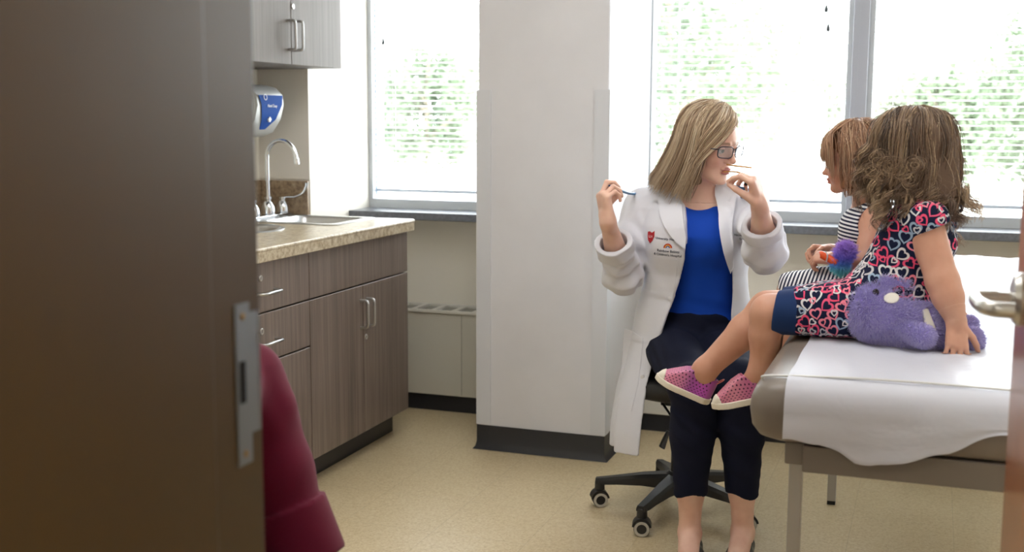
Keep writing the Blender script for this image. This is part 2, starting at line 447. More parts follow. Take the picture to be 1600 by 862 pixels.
blind('white mini blind in the window beside the pillar behind the woman', -1.10, -0.328, [(P(1291, 12, 4.8)[0], P(1291, 8, 4.8)[2], 0), (P(1292, 47, 4.8)[0] + 0.004, P(1290, 38, 4.8)[2], 0)])
blind('white mini blind in the window behind the older girl, right of the mullion', -0.256, 1.03, [])
# beaded chain at the left edge of the first blind
bm = BM()
zz = 0.93
while zz < 2.3:
    tube(bm, [(-2.372, 4.805, zz), (-2.372, 4.805, zz + 0.014)], 0.0028, 8); zz += 0.0237
for x in (-2.372,): tube(bm, [(x, 4.805, 0.93), (x, 4.805, 2.32)], 0.0007, 5)
tag(obj('blind_chain', bm, mat('blue_bead_chain', '5E86B8', 0.4)), 'thin blue beaded chain hanging down the left edge of the left window', 'chain')

# radiator covers below the sills
def heater(x0, x1, label, seams):
    t = thing('radiator_cover', label, 'radiator', ((x0 + x1) / 2, 4.70, 0), 'radiator covers under the windows')
    bm = BM(); box(bm, x0, x1, 4.622, 4.788, 0.074, 0.438, 0.003)
    b = obj('cover_panel', bm, M['heater'], t)
    for s in seams:
        bm = BM(); box(bm, s, s + 0.002, 4.6205, 4.6225, 0.08, 0.432); obj('panel_seam', bm, M['slot'], b)
    bm = BM(); box(bm, x0, x1, 4.65, 4.788, 0.0, 0.074)
    box(bm, x0, x1, 4.640, 4.655, 0.0, 0.074); obj('kick_plate', bm, M['black_base'], t)
    bm = BM(); box(bm, x0, x1, 4.612, 4.625, 0.438, 0.450, 0.002); box(bm, x0, x1, 4.765, 4.788, 0.438, 0.450, 0.002)
    x = x0; 
    while x < x1 - 0.02:
        box(bm, x, min(x + 0.022, x1), 4.62, 4.77, 0.438, 0.450, 0.001); x += 0.094
    obj('outlet_grille', bm, mat('grille_enamel', 'E4E2D9', 0.5), t)
    bm = BM(); box(bm, x0 + 0.005, x1 - 0.005, 4.63, 4.78, 0.4385, 0.4395); obj('grille_recess', bm, M['slot'], t)
heater(-2.405, -1.640, 'cream radiator cover between the base cabinet and the pillar', [-1.885])
heater(-1.095, 1.44, 'cream radiator cover running behind the stool and the exam table', [-0.4, 0.5])

# ---------------------------------------------------------------- sink counter
XF = -1.971
t = thing('base_cabinet', 'taupe wood base cabinet with two doors under the sink', 'cabinet', (-2.29, 3.87, 0))
def cab_body(t, y0, y1):
    bm = BM()
    for (a, b) in ((y0, y0 + 0.018), (y1 - 0.018, y1)): box(bm, XL + 0.002, XF - 0.022, a, b, 0.10, 0.838)
    box(bm, XL + 0.002, XF - 0.022, y0 + 0.018, y1 - 0.018, 0.10, 0.118); box(bm, XL + 0.002, XL + 0.012, y0 + 0.018, y1 - 0.018, 0.118, 0.838)
    box(bm, XF - 0.06, XF - 0.022, y0 + 0.018, y1 - 0.018, 0.62, 0.66)
    obj('carcass', bm, M['laminate'], t)
    bm = BM(); box(bm, XL + 0.01, XF - 0.072, y0, y1 - 0.002, 0, 0.10); obj('toe_kick', bm, M['black_base'], t)
def front(t, name, y0, y1, z0, z1, m='laminate', x=XF):
    bm = BM(); box(bm, x - 0.020, x, y0 + 0.002, y1 - 0.002, z0 + 0.002, z1 - 0.002, 0.0012, 1)
    return obj(name, bm, M[m], t)
def pull(par, y, z0, z1, x=XF, horiz=False):
    bm = BM(); o_ = 0.032; r = 0.0052
    if horiz: ctrl = [(x - 0.001, z0, y), (x + o_ - 0.008, z0, y), (x + o_, z0 + 0.008, y), (x + o_, z1 - 0.008, y), (x + o_ - 0.008, z1, y), (x - 0.001, z1, y)]
    else: ctrl = [(x - 0.001, y, z0), (x + o_ - 0.010, y, z0), (x + o_ - 0.002, y, z0 + 0.003), (x + o_, y, z0 + 0.012), (x + o_, y, z1 - 0.012), (x + o_ - 0.002, y, z1 - 0.003), (x + o_ - 0.010, y, z1), (x - 0.001, y, z1)]
    tube(bm, ctrl, r, 12); return obj('handle', bm, M['steel'], par, True, 60)
def lock(par, y, z, x=XF):
    bm = BM(); lathe(bm, [(0, 0), (0.0105, 0), (0.0105, 0.003), (0.009, 0.0045), (0.0065, 0.0045), (0.006, 0.003), (0, 0.003)], (x - 0.0005, y, z), (1, 0, 0), 24)
    l = obj('lock', bm, M['nickel'], par, True, 30)
    bm = BM(); box(bm, x + 0.002, x + 0.0032, y - 0.001, y + 0.001, z - 0.004, z + 0.004); obj('keyhole', bm, M['black_plastic'], l)
YA, YB, YS, YM = 3.03, 3.474, 4.264, 3.869
cab_body(t, YB, YS)
front(t, 'false_front', YB, YS, 0.664, 0.828)
d1 = front(t, 'door', YB, YM, 0.10, 0.662); pull(d1, YM - 0.022, 0.505, 0.606); 
d2 = front(t, 'door', YM, YS, 0.10, 0.662); pull(d2, YM + 0.030, 0.505, 0.606); lock(d2, YM + 0.008 + 0.012, 0.463)
t = thing('drawer_cabinet', 'taupe wood cabinet with two locking drawers, nearest the maroon sleeve', 'cabinet', (-2.29, 3.25, 0))
cab_body(t, YA, YB - 0.0005)
for z0, z1 in ((0.664, 0.828), (0.504, 0.662)):
    dr = front(t, 'drawer', YA, YB, z0, z1); lk = P(404, 428 if z0 > 0.6 else 507, 3.17); lock(dr, 3.168, (0.775 if z0 > 0.6 else 0.606)); pull(dr, (z0 + 0.065), 3.135, 3.25, XF, True)
front(t, 'door', YA, YB, 0.10, 0.502)
# worktop with two sink cut-outs
SA = (-2.42, -2.115, 3.905, 4.205); SBc = (-2.36, 3.62); SBr = 0.165
def worktop():
    bm = BM(); x0, x1, y0, y1 = XL + 0.001, -1.944, YA - 0.01, 4.266
    xs = [x0, SA[0], SA[1], x1]; ys = [y0, 3.40, 3.86, SA[2], SA[3], y1]
    zt, zb = 0.875, 0.838
    def hole(i, j): return (i == 1 and j == 3) or (i in (0, 1) and j == 1 and False)
    # grid without the rectangular bowl; the round bowl sits in a ring of quads
    vt = {}
    def V(x, y, z):
        k = (round(x, 5), round(y, 5), z)
        if k not in vt: vt[k] = bm.verts.new((x, y, z))
        return vt[k]
    cx, cy = SBc; hx0, hx1, hy0, hy1 = cx - 0.2, cx + 0.2, 3.40, 3.84
    def sheet(z, flip):
        def quad(a, b, c_, d_):
            q = [V(*a, z), V(*b, z), V(*c_, z), V(*d_, z)]
            bm.faces.new(q[::-1] if flip else q)
        def rect(X0, X1, Y0, Y1): quad((X0, Y0), (X1, Y0), (X1, Y1), (X0, Y1))
        rect(x0, x1, y0, hy0)
        rect(x0, hx0, hy0, hy1); rect(hx1, x1, hy0, hy1)
        rect(x0, x1, hy1, SA[2]); rect(x0, SA[0], SA[2], SA[3]); rect(SA[1], x1, SA[2], SA[3]); rect(x0, x1, SA[3], y1)
        nseg = 32
        for k in range(nseg):
            a0, a1 = 2 * PI * k / nseg + PI / 4, 2 * PI * (k + 1) / nseg + PI / 4
            def sq(a):
                c_, s_ = math.cos(a), math.sin(a); m_ = max(abs(c_), abs(s_))
                return (cx + 0.2 * c_ / m_, (hy0 + hy1) / 2 + 0.22 * s_ / m_)
            def ci(a): return (cx + SBr * math.cos(a), cy + SBr * math.sin(a))
            quad(ci(a0), sq(a0), sq(a1), ci(a1))
    sheet(zt, False); sheet(zb, True)
    def wall(a, b): bm.faces.new((V(*a, zb), V(*b, zb), V(*b, zt), V(*a, zt)))
    for a, b in (((x0, y0), (x1, y0)), ((x1, y0), (x1, y1)), ((x1, y1), (x0, y1)), ((x0, y1), (x0, y0)), ((SA[0], SA[2]), (SA[1], SA[2])), ((SA[1], SA[2]), (SA[1], SA[3])), ((SA[1], SA[3]), (SA[0], SA[3])), ((SA[0], SA[3]), (SA[0], SA[2]))): wall(a, b)
    bmesh.ops.remove_doubles(bm, verts=bm.verts, dist=1e-5)
    # rolled front edge and drip
    tube(bm, [(x1 - 0.002, y0, zt - 0.008), (x1 - 0.002, y1, zt - 0.008)], 0.008, 12)
    box(bm, x1 - 0.022, x1 + 0.004, y0, y1, 0.829, zt - 0.008, 0.003)
    return bm
wt = obj('countertop', worktop(), M['granite']); tag(wt, 'beige stone-look countertop over the taupe cabinets with sinks let in', 'countertop')
bm = BM(); box(bm, XL + 0.001, XL + 0.016, YA - 0.01, 4.266, 0.8755, 1.015, 0.002); box(bm, XL + 0.016, -2.41, 4.2475, 4.2625, 0.8755, 1.015, 0.002)
tag(obj('backsplash', bm, M['granite_dark']), 'brown stone-look backsplash strip behind the faucet', 'backsplash')
# rectangular sink
t = thing('sink', 'rectangular stainless steel sink set in the countertop under the faucet', 'sink', (-2.27, 4.06, 0.79))
def rrect(x0, x1, y0, y1, r, n=6):
    pts = []
    for cx, cy, a0 in ((x1 - r, y1 - r, 0), (x0 + r, y1 - r, PI / 2), (x0 + r, y0 + r, PI), (x1 - r, y0 + r, 1.5 * PI)):
        for k in range(n + 1):
            a = a0 + PI / 2 * k / n; pts.append((cx + r * math.cos(a), cy + r * math.sin(a)))
    return pts
def loftrings(bm, rings, cap=True):
    R_ = [[bm.verts.new(p) for p in r] for r in rings]
    for a, b in zip(R_, R_[1:]):
        for k in range(len(a)): bm.faces.new((a[k], a[(k + 1) % len(a)], b[(k + 1) % len(b)], b[k]))
    if cap: bm.faces.new(R_[-1])
bm = BM()
def rr3(x0, x1, y0, y1, r, z): return [(a, b, z) for a, b in rrect(x0, x1, y0, y1, r)]
rx0, rx1, ry0, ry1 = -2.575, -2.088, 3.880, 4.235
loftrings(bm, [rr3(rx0, rx1, ry0, ry1, 0.03, 0.8755), rr3(rx0, rx1, ry0, ry1, 0.03, 0.8785), rr3(rx0 + 0.008, rx1 - 0.008, ry0 + 0.008, ry1 - 0.008, 0.026, 0.8805),
               rr3(SA[0] + 0.004, SA[1] - 0.004, SA[2] + 0.004, SA[3] - 0.004, 0.04, 0.8795), rr3(SA[0] + 0.01, SA[1] - 0.01, SA[2] + 0.01, SA[3] - 0.01, 0.045, 0.866),
               rr3(SA[0] + 0.018, SA[1] - 0.018, SA[2] + 0.018, SA[3] - 0.018, 0.05, 0.74), rr3(SA[0] + 0.05, SA[1] - 0.05, SA[2] + 0.05, SA[3] - 0.05, 0.05, 0.715)])
obj('basin', bm, M['steel'], t, True, 50)
bm = BM(); lathe(bm, [(0.04, 0.716), (0.042, 0.719), (0.03, 0.7185), (0, 0.7175)], ((SA[0] + SA[1]) / 2, (SA[2] + SA[3]) / 2, 0)); obj('drain', bm, M['chrome'], t, True)
t = thing('sink', 'round stainless steel basin in the countertop, nearer than the faucet sink', 'sink', (SBc[0], SBc[1], 0.79))
bm = BM(); lathe(bm, [(SBr + 0.018, 0.8755), (SBr + 0.018, 0.879), (SBr + 0.012, 0.881), (SBr - 0.002, 0.879), (SBr - 0.008, 0.868), (SBr - 0.02, 0.80), (SBr - 0.05, 0.75), (0.05, 0.735), (0, 0.733)], (*SBc, 0), seg=48)
obj('basin', bm, M['steel'], t, True, 60)
bm = BM(); lathe(bm, [(0.03, 0.7345), (0.03, 0.738), (0.02, 0.7375), (0, 0.7365)], (*SBc, 0)); obj('drain', bm, M['chrome'], t, True)
# faucet
FX, FY = -2.505, 4.098
t = thing('faucet', 'chrome gooseneck faucet with wing handles at the sink', 'faucet', (FX, FY, 0.8805))
bell = [(0.024, 0.0), (0.027, 0.003), (0.027, 0.012), (0.0245, 0.03), (0.018, 0.045), (0.0125, 0.05), (0.0125, 0.056), (0.015, 0.058), (0.015, 0.066), (0.0, 0.068)]
bm = BM(); box(bm, FX - 0.028, FX + 0.028, FY - 0.14, FY + 0.14, 0.8808, 0.887, 0.003); obj('deck_plate', bm, M['chrome'], t)
bm = BM(); lathe(bm, [(a * 1.05, b * 1.1) for a, b in bell], (FX, FY, 0.886)); obj('spout_base', bm, M['chrome'], t, True, 40)
bm = BM()
zt = 1.115; rad = 0.068
path = [(FX, FY, 0.945), (FX, FY, zt)] + [(FX + rad - rad * math.cos(a), FY - 0.012 * (1 - math.cos(a)) / 2, zt + rad * math.sin(a)) for a in np.linspace(0.15, PI * 0.93, 22)]
e = path[-1]; path.append((e[0] + 0.004, e[1], e[2] - 0.02))
tube(bm, path, 0.0085, 16); obj('spout', bm, M['chrome'], t, True, 60)
e = path[-1]
bm = BM(); lathe(bm, [(0.0, 0.004), (0.0105, 0.004), (0.0115, -0.004), (0.0105, -0.020), (0.0, -0.020)], e, (-0.15, 0, 1), 20); obj('aerator', bm, M['chrome'], t, True, 40)
for s in (-1, 1):
    hy = FY + s * 0.112
    bm = BM(); lathe(bm, bell, (FX, hy, 0.886)); hb = obj('valve_base', bm, M['chrome'], t, True, 40)
    bm = BM(); h0 = 0.886 + 0.062
    dirx = 1.0 if s > 0 else -0.12
    ctrl = [(FX, hy, h0), (FX + 0.02 * dirx, hy + s * 0.006, h0 + 0.003), (FX + 0.05 * dirx, hy + s * 0.012, h0 + 0.004), (FX + 0.080 * dirx, hy + s * 0.018, h0 + 0.018), (FX + 0.096 * dirx, hy + s * 0.022, h0 + 0.042), (FX + 0.10 * dirx, hy + s * 0.022, h0 + 0.062)]
    if s < 0: ctrl = [(FX, hy, h0), (FX - 0.004, hy - 0.02, h0 + 0.002), (FX - 0.01, hy - 0.05, h0 + 0.008), (FX - 0.02, hy - 0.078, h0 + 0.03), (FX - 0.024, hy - 0.085, h0 + 0.062)]
    pth = smooth_path(ctrl, 5); nn = len(pth)
    tube(bm, pth, [0.0055 + 0.007 * (i / nn) ** 1.3 for i in range(nn)], 14, flat=0.55); obj('wing_handle', bm, M['chrome'], hb, True, 60)
# dispenser on the wall
t = thing('soap_dispenser', 'white and clear wall dispenser with a blue front above the faucet', 'dispenser', (-2.55, 4.07, 1.2))
DY0, DY1 = 3.93, 4.14
def dprof(g=0.0, z0=1.195, z1=1.40):
    return [(XL + 0.001, z0), (XL + 0.10, z0), (XL + 0.150 - g, z0 + 0.02), (XL + 0.185 - g, z0 + 0.07), (XL + 0.200 - g, z0 + 0.125), (XL + 0.195 - g, z0 + 0.165), (XL + 0.165 - g, z0 + 0.193 - g), (XL + 0.12, z1 - g), (XL + 0.001, z1 - g)]
bm = BM()
pr_ = dprof(); prism(bm, [(a, b) for a, b in pr_], 'y', DY0, DY1, 0.010)
shell = obj('housing', bm, mat('silver_plastic', 'C9CCCC', 0.25, 0.1), t, True, 40)
bm = BM()
pp = [(XL + 0.153, 1.222), (XL + 0.188, 1.265), (XL + 0.2035, 1.322), (XL + 0.1985, 1.358)]
ws = [0.018, 0.052, 0.075, 0.088]
rr_ = []
for (x, z), w in zip(pp, ws):
    ym = (DY0 + DY1) / 2
    rr_.append([bm.verts.new((x, ym - w, z)), bm.verts.new((x, ym + w, z))])
for a, b in zip(rr_, rr_[1:]): bm.faces.new((a[0], a[1], b[1], b[0]))
ext = bmesh.ops.extrude_face_region(bm, geom=bm.faces[:]); bmesh.ops.translate(bm, verts=[v for v in ext['geom'] if isinstance(v, bmesh.types.BMVert)], vec=(0.0015, 0, 0))
bmat = mat('blue_label', '0E4A9E', 0.7, spec=0.2); o = obj('front_label', bm, bmat, shell, True, 30); o['label'] = 'blue printed front panel'
wm = mat('white_print', 'F2F5FA', 0.5)
rotX = Matrix(((0, 0, 1), (1, 0, 0), (0, 1, 0)))      # text in the YZ plane facing +X
text('label_text', 'Hand Soap', 0.016, (XL + 0.2065, (DY0 + DY1) / 2, 1.312), rotX, wm, o, align='CENTER')
bm = BM()
lathe(bm, [(0.009, 0), (0.012, 0), (0.012, 0.001), (0.009, 0.001), (0.009, 0)], (XL + 0.2035, (DY0 + DY1) / 2 - 0.045, 1.350), (1, 0, 0.1), 20)
obj('emblem', bm, wm, o)
bm = BM()
yc_ = (DY0 + DY1) / 2; a, b = 0.004, 0.010
prism(bm, [(yc_ + u, 1.265 + v) for u, v in ((a, a), (a, b), (-a, b), (-a, a), (-b, a), (-b, -a), (-a, -a), (-a, -b), (a, -b), (a, -a), (b, -a), (b, a))], 'x', XL + 0.187, XL + 0.195)
obj('cross_emblem', bm, wm, o)
bm = BM(); prism(bm, [(XL + 0.012, 1.235), (XL + 0.075, 1.235), (XL + 0.125, 1.27), (XL + 0.135, 1.33), (XL + 0.10, 1.375), (XL + 0.012, 1.375)], 'y', DY0 - 0.004, DY0 + 0.002, 0.001)
obj('side_window', bm, mat('smoky_clear_plastic', '8F9595', 0.15), shell)
bm = BM(); lathe(bm, [(0.0, 0), (0.028, 0.0), (0.034, 0.01), (0.034, 0.03), (0.02, 0.05), (0.015, 0.07)], (XL + 0.085, 4.02, 1.150), (0.25, 0, 1), 28)
obj('nozzle', bm, M['white_plastic'], t, True, 50)
bm = BM(); box(bm, XL + 0.002, XL + 0.09, DY0 + 0.01, DY1 - 0.06, 1.165, 1.20, 0.008); obj('drip_tray', bm, M['white_plastic'], t, True)
# wall cabinet
XU = -2.255
t = thing('wall_cabinet', 'taupe wall cabinet with two doors above the sink', 'cabinet', (-2.45, 3.875, 1.465))
bm = BM(); y0, y1 = 3.483, 4.266
box(bm, XL + 0.002, XU - 0.021, y0, y0 + 0.018, 1.467, 2.25); box(bm, XL + 0.002, XU - 0.021, y1 - 0.018, y1, 1.467, 2.25)
box(bm, XL + 0.002, XU - 0.021, y0 + 0.018, y1 - 0.018, 1.467, 1.485); box(bm, XL + 0.002, XU - 0.021, y0 + 0.018, y1 - 0.018, 2.232, 2.25); box(bm, XL + 0.002, XL + 0.01, y0 + 0.018, y1 - 0.018, 1.485, 2.232)
obj('carcass', bm, M['laminate_lit'], t)
ym = 3.877
a = front(t, 'door', y0, ym, 1.465, 2.25, 'laminate_lit', XU); pull(a, ym - 0.022, 1.52, 1.625, XU)
b = front(t, 'door', ym, y1, 1.465, 2.25, 'laminate_lit', XU); pull(b, ym + 0.030, 1.52, 1.625, XU); lock(b, ym + 0.014, 1.678, XU)

# ---------------------------------------------------------------- exam table
M['vinyl'] = noise_color(mat('taupe_vinyl', '7C726A', 0.36), [(0.3, '776D65'), (0.7, '81776E')], 6, bump=0.15, bscale=350, dist=0.0005)
M['beige_metal'] = mat('taupe_metal', '7C736A', 0.4)
M['leg_metal'] = mat('grey_leg_metal', 'ABA7A2', 0.4, 0.3)
def paper_mat(name, base):
    m = mat(name, base, 0.5)
    tc = N(m, 'ShaderNodeTexCoord')
    a = N(m, 'ShaderNodeTexNoise'); a.inputs['Scale'].default_value = 6; a.inputs['Detail'].default_value = 3; a.inputs['Distortion'].default_value = 1.2
    L(m, tc.outputs['Object'], a.inputs['Vector'])
    c_ = N(m, 'ShaderNodeTexNoise'); c_.inputs['Scale'].default_value = 900
    L(m, tc.outputs['Object'], c_.inputs['Vector'])
    ad = N(m, 'ShaderNodeMath', operation='MULTIPLY_ADD'); L(m, c_.outputs['Fac'], ad.inputs[0]); ad.inputs[1].default_value = 0.03; L(m, a.outputs['Fac'], ad.inputs[2])
    b = N(m, 'ShaderNodeBump'); b.inputs['Strength'].default_value = 0.25; b.inputs['Distance'].default_value = 0.02
    L(m, ad.outputs[0], b.inputs['Height']); L(m, b.outputs[0], bsdf(m).inputs['Normal'])
    return m
M['paper'] = paper_mat('exam_paper', 'CDCFDB')
TX0, TX1, TY0, TY1 = -0.337, 0.365, 2.36, 3.50
t = thing('exam_table', 'taupe padded exam table the two girls sit on', 'exam table', (0.02, 3.2, 0))
def cushion(y0, y1, slope, zt=0.753, zb=0.622, x0=TX0, x1=TX1):
    bm = BM(); rings = []
    # cross section in YZ-ish rounded, built as stacked rounded rectangles
    for inset, z in ((0.040, 0.0), (0.018, 0.010), (0.005, 0.030), (0.0, 0.065), (0.002, 0.088), (0.010, 0.108), (0.022, 0.121), (0.040, 0.128), (0.07, 0.131)):
        rings.append([(a, b, zb + z + max(0, b - 3.52) * slope) for a, b in rrect(x0 + inset, x1 - inset, y0 + inset, y1 - inset, max(0.055 - inset * 0.3, 0.02), 8)])
    loftrings(bm, rings); bm.faces.new([v for v in bm.verts][:len(rings[0])][::-1])
    return bm
cu = obj('cushion', cushion(TY0, TY1, 0), M['vinyl'], t, True, 60)
bk = obj('backrest', cushion(3.512, 4.26, 0.085), M['vinyl'], t, True, 60)
bm = BM()
box(bm, -0.225, 0.30, 2.385, 2.415, 0.565, 0.621, 0.003); box(bm, -0.225, 0.30, 4.13, 4.16, 0.565, 0.62, 0.003)
box(bm, -0.262, -0.225, 2.40, 4.15, 0.575, 0.6215, 0.003); box(bm, 0.27, 0.30, 2.415, 4.13, 0.575, 0.6215, 0.003)
obj('frame', bm, M['beige_metal'], t)
for (x, y) in ((-0.243, 2.452), (-0.272, 3.945), (0.288, 2.452), (0.288, 3.945)):
    bm = BM(); w = 0.0135
    box(bm, x - w, x + w, y - w, y + w, 0.012, 0.60, 0.002); lg = obj('leg', bm, M['leg_metal'], t)
    bm = BM(); box(bm, x - w + 0.0005, x + w - 0.0005, y - w + 0.0005, y + w - 0.0005, 0, 0.013); obj('foot_cap', bm, M['black_plastic'], lg)
# exam paper: a long sheet over the top hanging over the near end with a torn lower edge
def paper():
    xs = np.linspace(-0.262, 0.335, 60)
    hang = [(-0.262, 0.640), (-0.19, 0.637), (-0.15, 0.622), (-0.12, 0.607), (-0.09, 0.604), (-0.06, 0.607), (-0.02, 0.620), (0.02, 0.632), (0.05, 0.642), (0.09, 0.664), (0.14, 0.688), (0.20, 0.70), (0.335, 0.705)]
    hx = [h[0] for h in hang]; hz_ = [h[1] for h in hang]
    ycol = list(np.concatenate([np.linspace(4.25, 3.55, 14), np.linspace(3.52, 2.46, 50)]))
    bm = BM(); rows = []
    for i, x in enumerate(xs):
        col = []
        for y in ycol:
            z = 0.7535 + 0.0015 + max(0, y - 3.52) * 0.085
            z += 0.0022 * (math.sin(x * 31 + y * 9) * math.sin(y * 17 + x * 6) + 1) + 0.0010 * (math.sin(x * 90 + y * 21) + 1)
            z += 0.004 * math.exp(-((y - 2.86 + 0.35 * (x + 0.26)) / 0.015) ** 2) * max(0, min(1, (x + 0.05) * 8))
            col.append((x, y, z))
        zl = float(np.interp(x, hx, hz_)) + 0.0025 * math.sin(x * 70)
        bend = [(2.40, 0.755), (2.380, 0.7465), (2.368, 0.735), (2.360, 0.72), (2.3545, 0.70)]
        for (y, z) in bend: col.append((x, y - 0.001, z + 0.001))
        for k in range(1, 12):
            f = k / 11; z = 0.70 + (zl - 0.70) * f
            y = 2.3535 - 0.0035 * f - 0.0025 * (math.sin(x * 24 + f * 2.5) + 1) * f - 0.004 * math.sin(f * 5 + x * 9) * f * (1 - f)
            col.append((x, y, z))
        rows.append([bm.verts.new(p) for p in col])
    for a, b in zip(rows, rows[1:]):
        for k in range(len(a) - 1): bm.faces.new((a[k], a[k + 1], b[k + 1], b[k]))
    ge = bmesh.ops.extrude_face_region(bm, geom=bm.faces[:])
    bmesh.ops.translate(bm, verts=[v for v in ge['geom'] if isinstance(v, bmesh.types.BMVert)], vec=(0, 0.0002, -0.0003))
    return bm
tag(obj('exam_paper', paper(), M['paper'], None, True, 80), 'white crinkled paper sheet over the exam table, torn hem hanging at the near end', 'paper')
bm = BM(); pth = [(TX0 + 0.022, 2.42, 0.744), (-0.295, 2.418, 0.7535), (-0.1, 2.418, 0.7615), (0.1, 2.418, 0.7615), (0.32, 2.418, 0.758), (TX1 - 0.012, 2.42, 0.7505)]
tube(bm, smooth_path(pth, 8), 0.0035, 8, flat=0.7)
tag(obj('elastic_strap', bm, mat('clear_strap', 'D8D8D6', 0.3), None, True), 'thin pale strap holding the paper down across the near end of the table', 'strap')
SKY, ROOM, CORR = 13.0, 4.6, 6.0
# ---------------------------------------------------------------- sculpting: implicit surfaces turned into one continuous mesh
f32 = np.float32
def A3(v): return np.asarray(v, dtype=f32)
def rc(p, a, b, ra, rb):
    a, b = A3(a), A3(b); ba = b - a; pa = p - a
    t = np.clip(pa @ ba / max(float(ba @ ba), 1e-9), 0, 1)
    q = pa - t[:, None] * ba
    return np.sqrt(np.einsum('ij,ij->i', q, q)) - (ra + (rb - ra) * t)
def ell(p, c, r, Rm=None):
    q = p - A3(c)
    if Rm is not None: q = q @ A3(Rm).T
    r = A3(r); k0 = np.sqrt((((q / r) ** 2).sum(1))); k1 = np.sqrt((((q / (r * r)) ** 2).sum(1)))
    return k0 * (k0 - 1) / np.maximum(k1, 1e-6)
def smin(a, b, k):
    h = np.clip(0.5 + 0.5 * (b - a) / k, 0, 1); return b + (a - b) * h - k * h * (1 - h)
def smax(a, b, k): return -smin(-a, -b, k)
def chain(p, pts, rs, k=0.01):
    d = None
    for i in range(len(pts) - 1):
        e = rc(p, pts[i], pts[i + 1], rs[i], rs[i + 1]); d = e if d is None else np.minimum(d, e)
    return d
def uni(ds, k):
    d = ds[0]
    for e in ds[1:]: d = smin(d, e, k)
    return d
def loft(p, zs, cx, cy, rx, ry, ang=0.0, n=2.0, capk=0.02):
    """upright body with elliptic cross-sections given per height"""
    z = p[:, 2]
    x = p[:, 0] - np.interp(z, zs, cx); y = p[:, 1] - np.interp(z, zs, cy)
    c, s = math.cos(ang), math.sin(ang); x, y = c * x + s * y, -s * x + c * y
    a = np.interp(z, zs, rx); b = np.interp(z, zs, ry)
    k = (np.abs(x / a) ** n + np.abs(y / b) ** n) ** (1 / n)
    d = (k - 1) * np.minimum(a, b)
    cap = np.maximum(zs[0] - z, z - zs[-1])
    return smax(d, cap, capk)
def polygonize(fn, lo, hi, vox, B=10):
    lo = np.array(lo, float); hi = np.array(hi, float)
    n = np.maximum(np.ceil((hi - lo) / vox / B).astype(int), 1)
    shape = n * B + 1
    bx = [np.arange(k) for k in n]
    I, J, K = np.meshgrid(*bx, indexing='ij'); bl = np.stack([I.ravel(), J.ravel(), K.ravel()], 1)
    cen = lo + (bl + 0.5) * B * vox
    dc = fn(cen.astype(f32))
    keep = np.abs(dc) < B * vox * 0.87 * 1.7 + 0.004
    V = np.ones(shape, f32)
    for b, d in zip(bl[~keep], dc[~keep]):
        if d < 0: V[b[0] * B:b[0] * B + B + 1, b[1] * B:b[1] * B + B + 1, b[2] * B:b[2] * B + B + 1] = -1
    kb = bl[keep]
    o = np.stack([g.ravel() for g in np.meshgrid(*[np.arange(B + 1)] * 3, indexing='ij')], 1)
    for s in range(0, len(kb), 400):
        ids = (kb[s:s + 400, None, :] * B + o[None]).reshape(-1, 3)
        val = fn((lo + ids * vox).astype(f32))
        V[ids[:, 0], ids[:, 1], ids[:, 2]] = val
    V[0] = V[-1] = 1; V[:, 0] = V[:, -1] = 1; V[:, :, 0] = V[:, :, -1] = 1
    return surface_nets(V, lo, vox)
def surface_nets(V, lo, vox):
    S = V < 0
    c = [S[i:S.shape[0] - 1 + i, j:S.shape[1] - 1 + j, k:S.shape[2] - 1 + k] for i in (0, 1) for j in (0, 1) for k in (0, 1)]
    cnt = sum(x.astype(np.int8) for x in c)
    act = (cnt > 0) & (cnt < 8)
    idx = np.argwhere(act); nid = -np.ones(act.shape, np.int64); nid[tuple(idx.T)] = np.arange(len(idx))
    acc = np.zeros((len(idx), 3)); num = np.zeros(len(idx))
    offs = [(i, j, k) for i in (0, 1) for j in (0, 1) for k in (0, 1)]
    for a in offs:
        for ax in range(3):
            if a[ax] == 1: continue
            b = list(a); b[ax] = 1
            va = V[tuple((idx + a).T)]; vb = V[tuple((idx + b).T)]
            m = (va < 0) != (vb < 0)
            t = np.where(m, va / np.where(m, va - vb, 1), 0)
            pt = np.array(a, float) + np.zeros((len(idx), 3)); pt[:, ax] += t
            acc[m] += pt[m]; num[m] += 1
    verts = lo + (idx + acc / num[:, None]) * vox
    faces = []
    for ax in range(3):
        u, w = (ax + 1) % 3, (ax + 2) % 3
        sl0 = [slice(None)] * 3; sl1 = [slice(None)] * 3; sl0[ax] = slice(0, -1); sl1[ax] = slice(1, None)
        a = S[tuple(sl0)]; b = S[tuple(sl1)]
        e = np.argwhere(a != b); 
        ok = (e[:, u] > 0) & (e[:, w] > 0) & (e[:, u] < V.shape[u] - 1) & (e[:, w] < V.shape[w] - 1); e = e[ok]
        def g(du, dw):
            q = e.copy(); q[:, u] -= du; q[:, w] -= dw; return nid[tuple(q.T)]
        q = np.stack([g(1, 1), g(0, 1), g(0, 0), g(1, 0)], 1)
        fl = ~a[tuple(e.T)]
        q[fl] = q[fl][:, ::-1]
        faces.append(q)
    return verts, np.concatenate(faces)
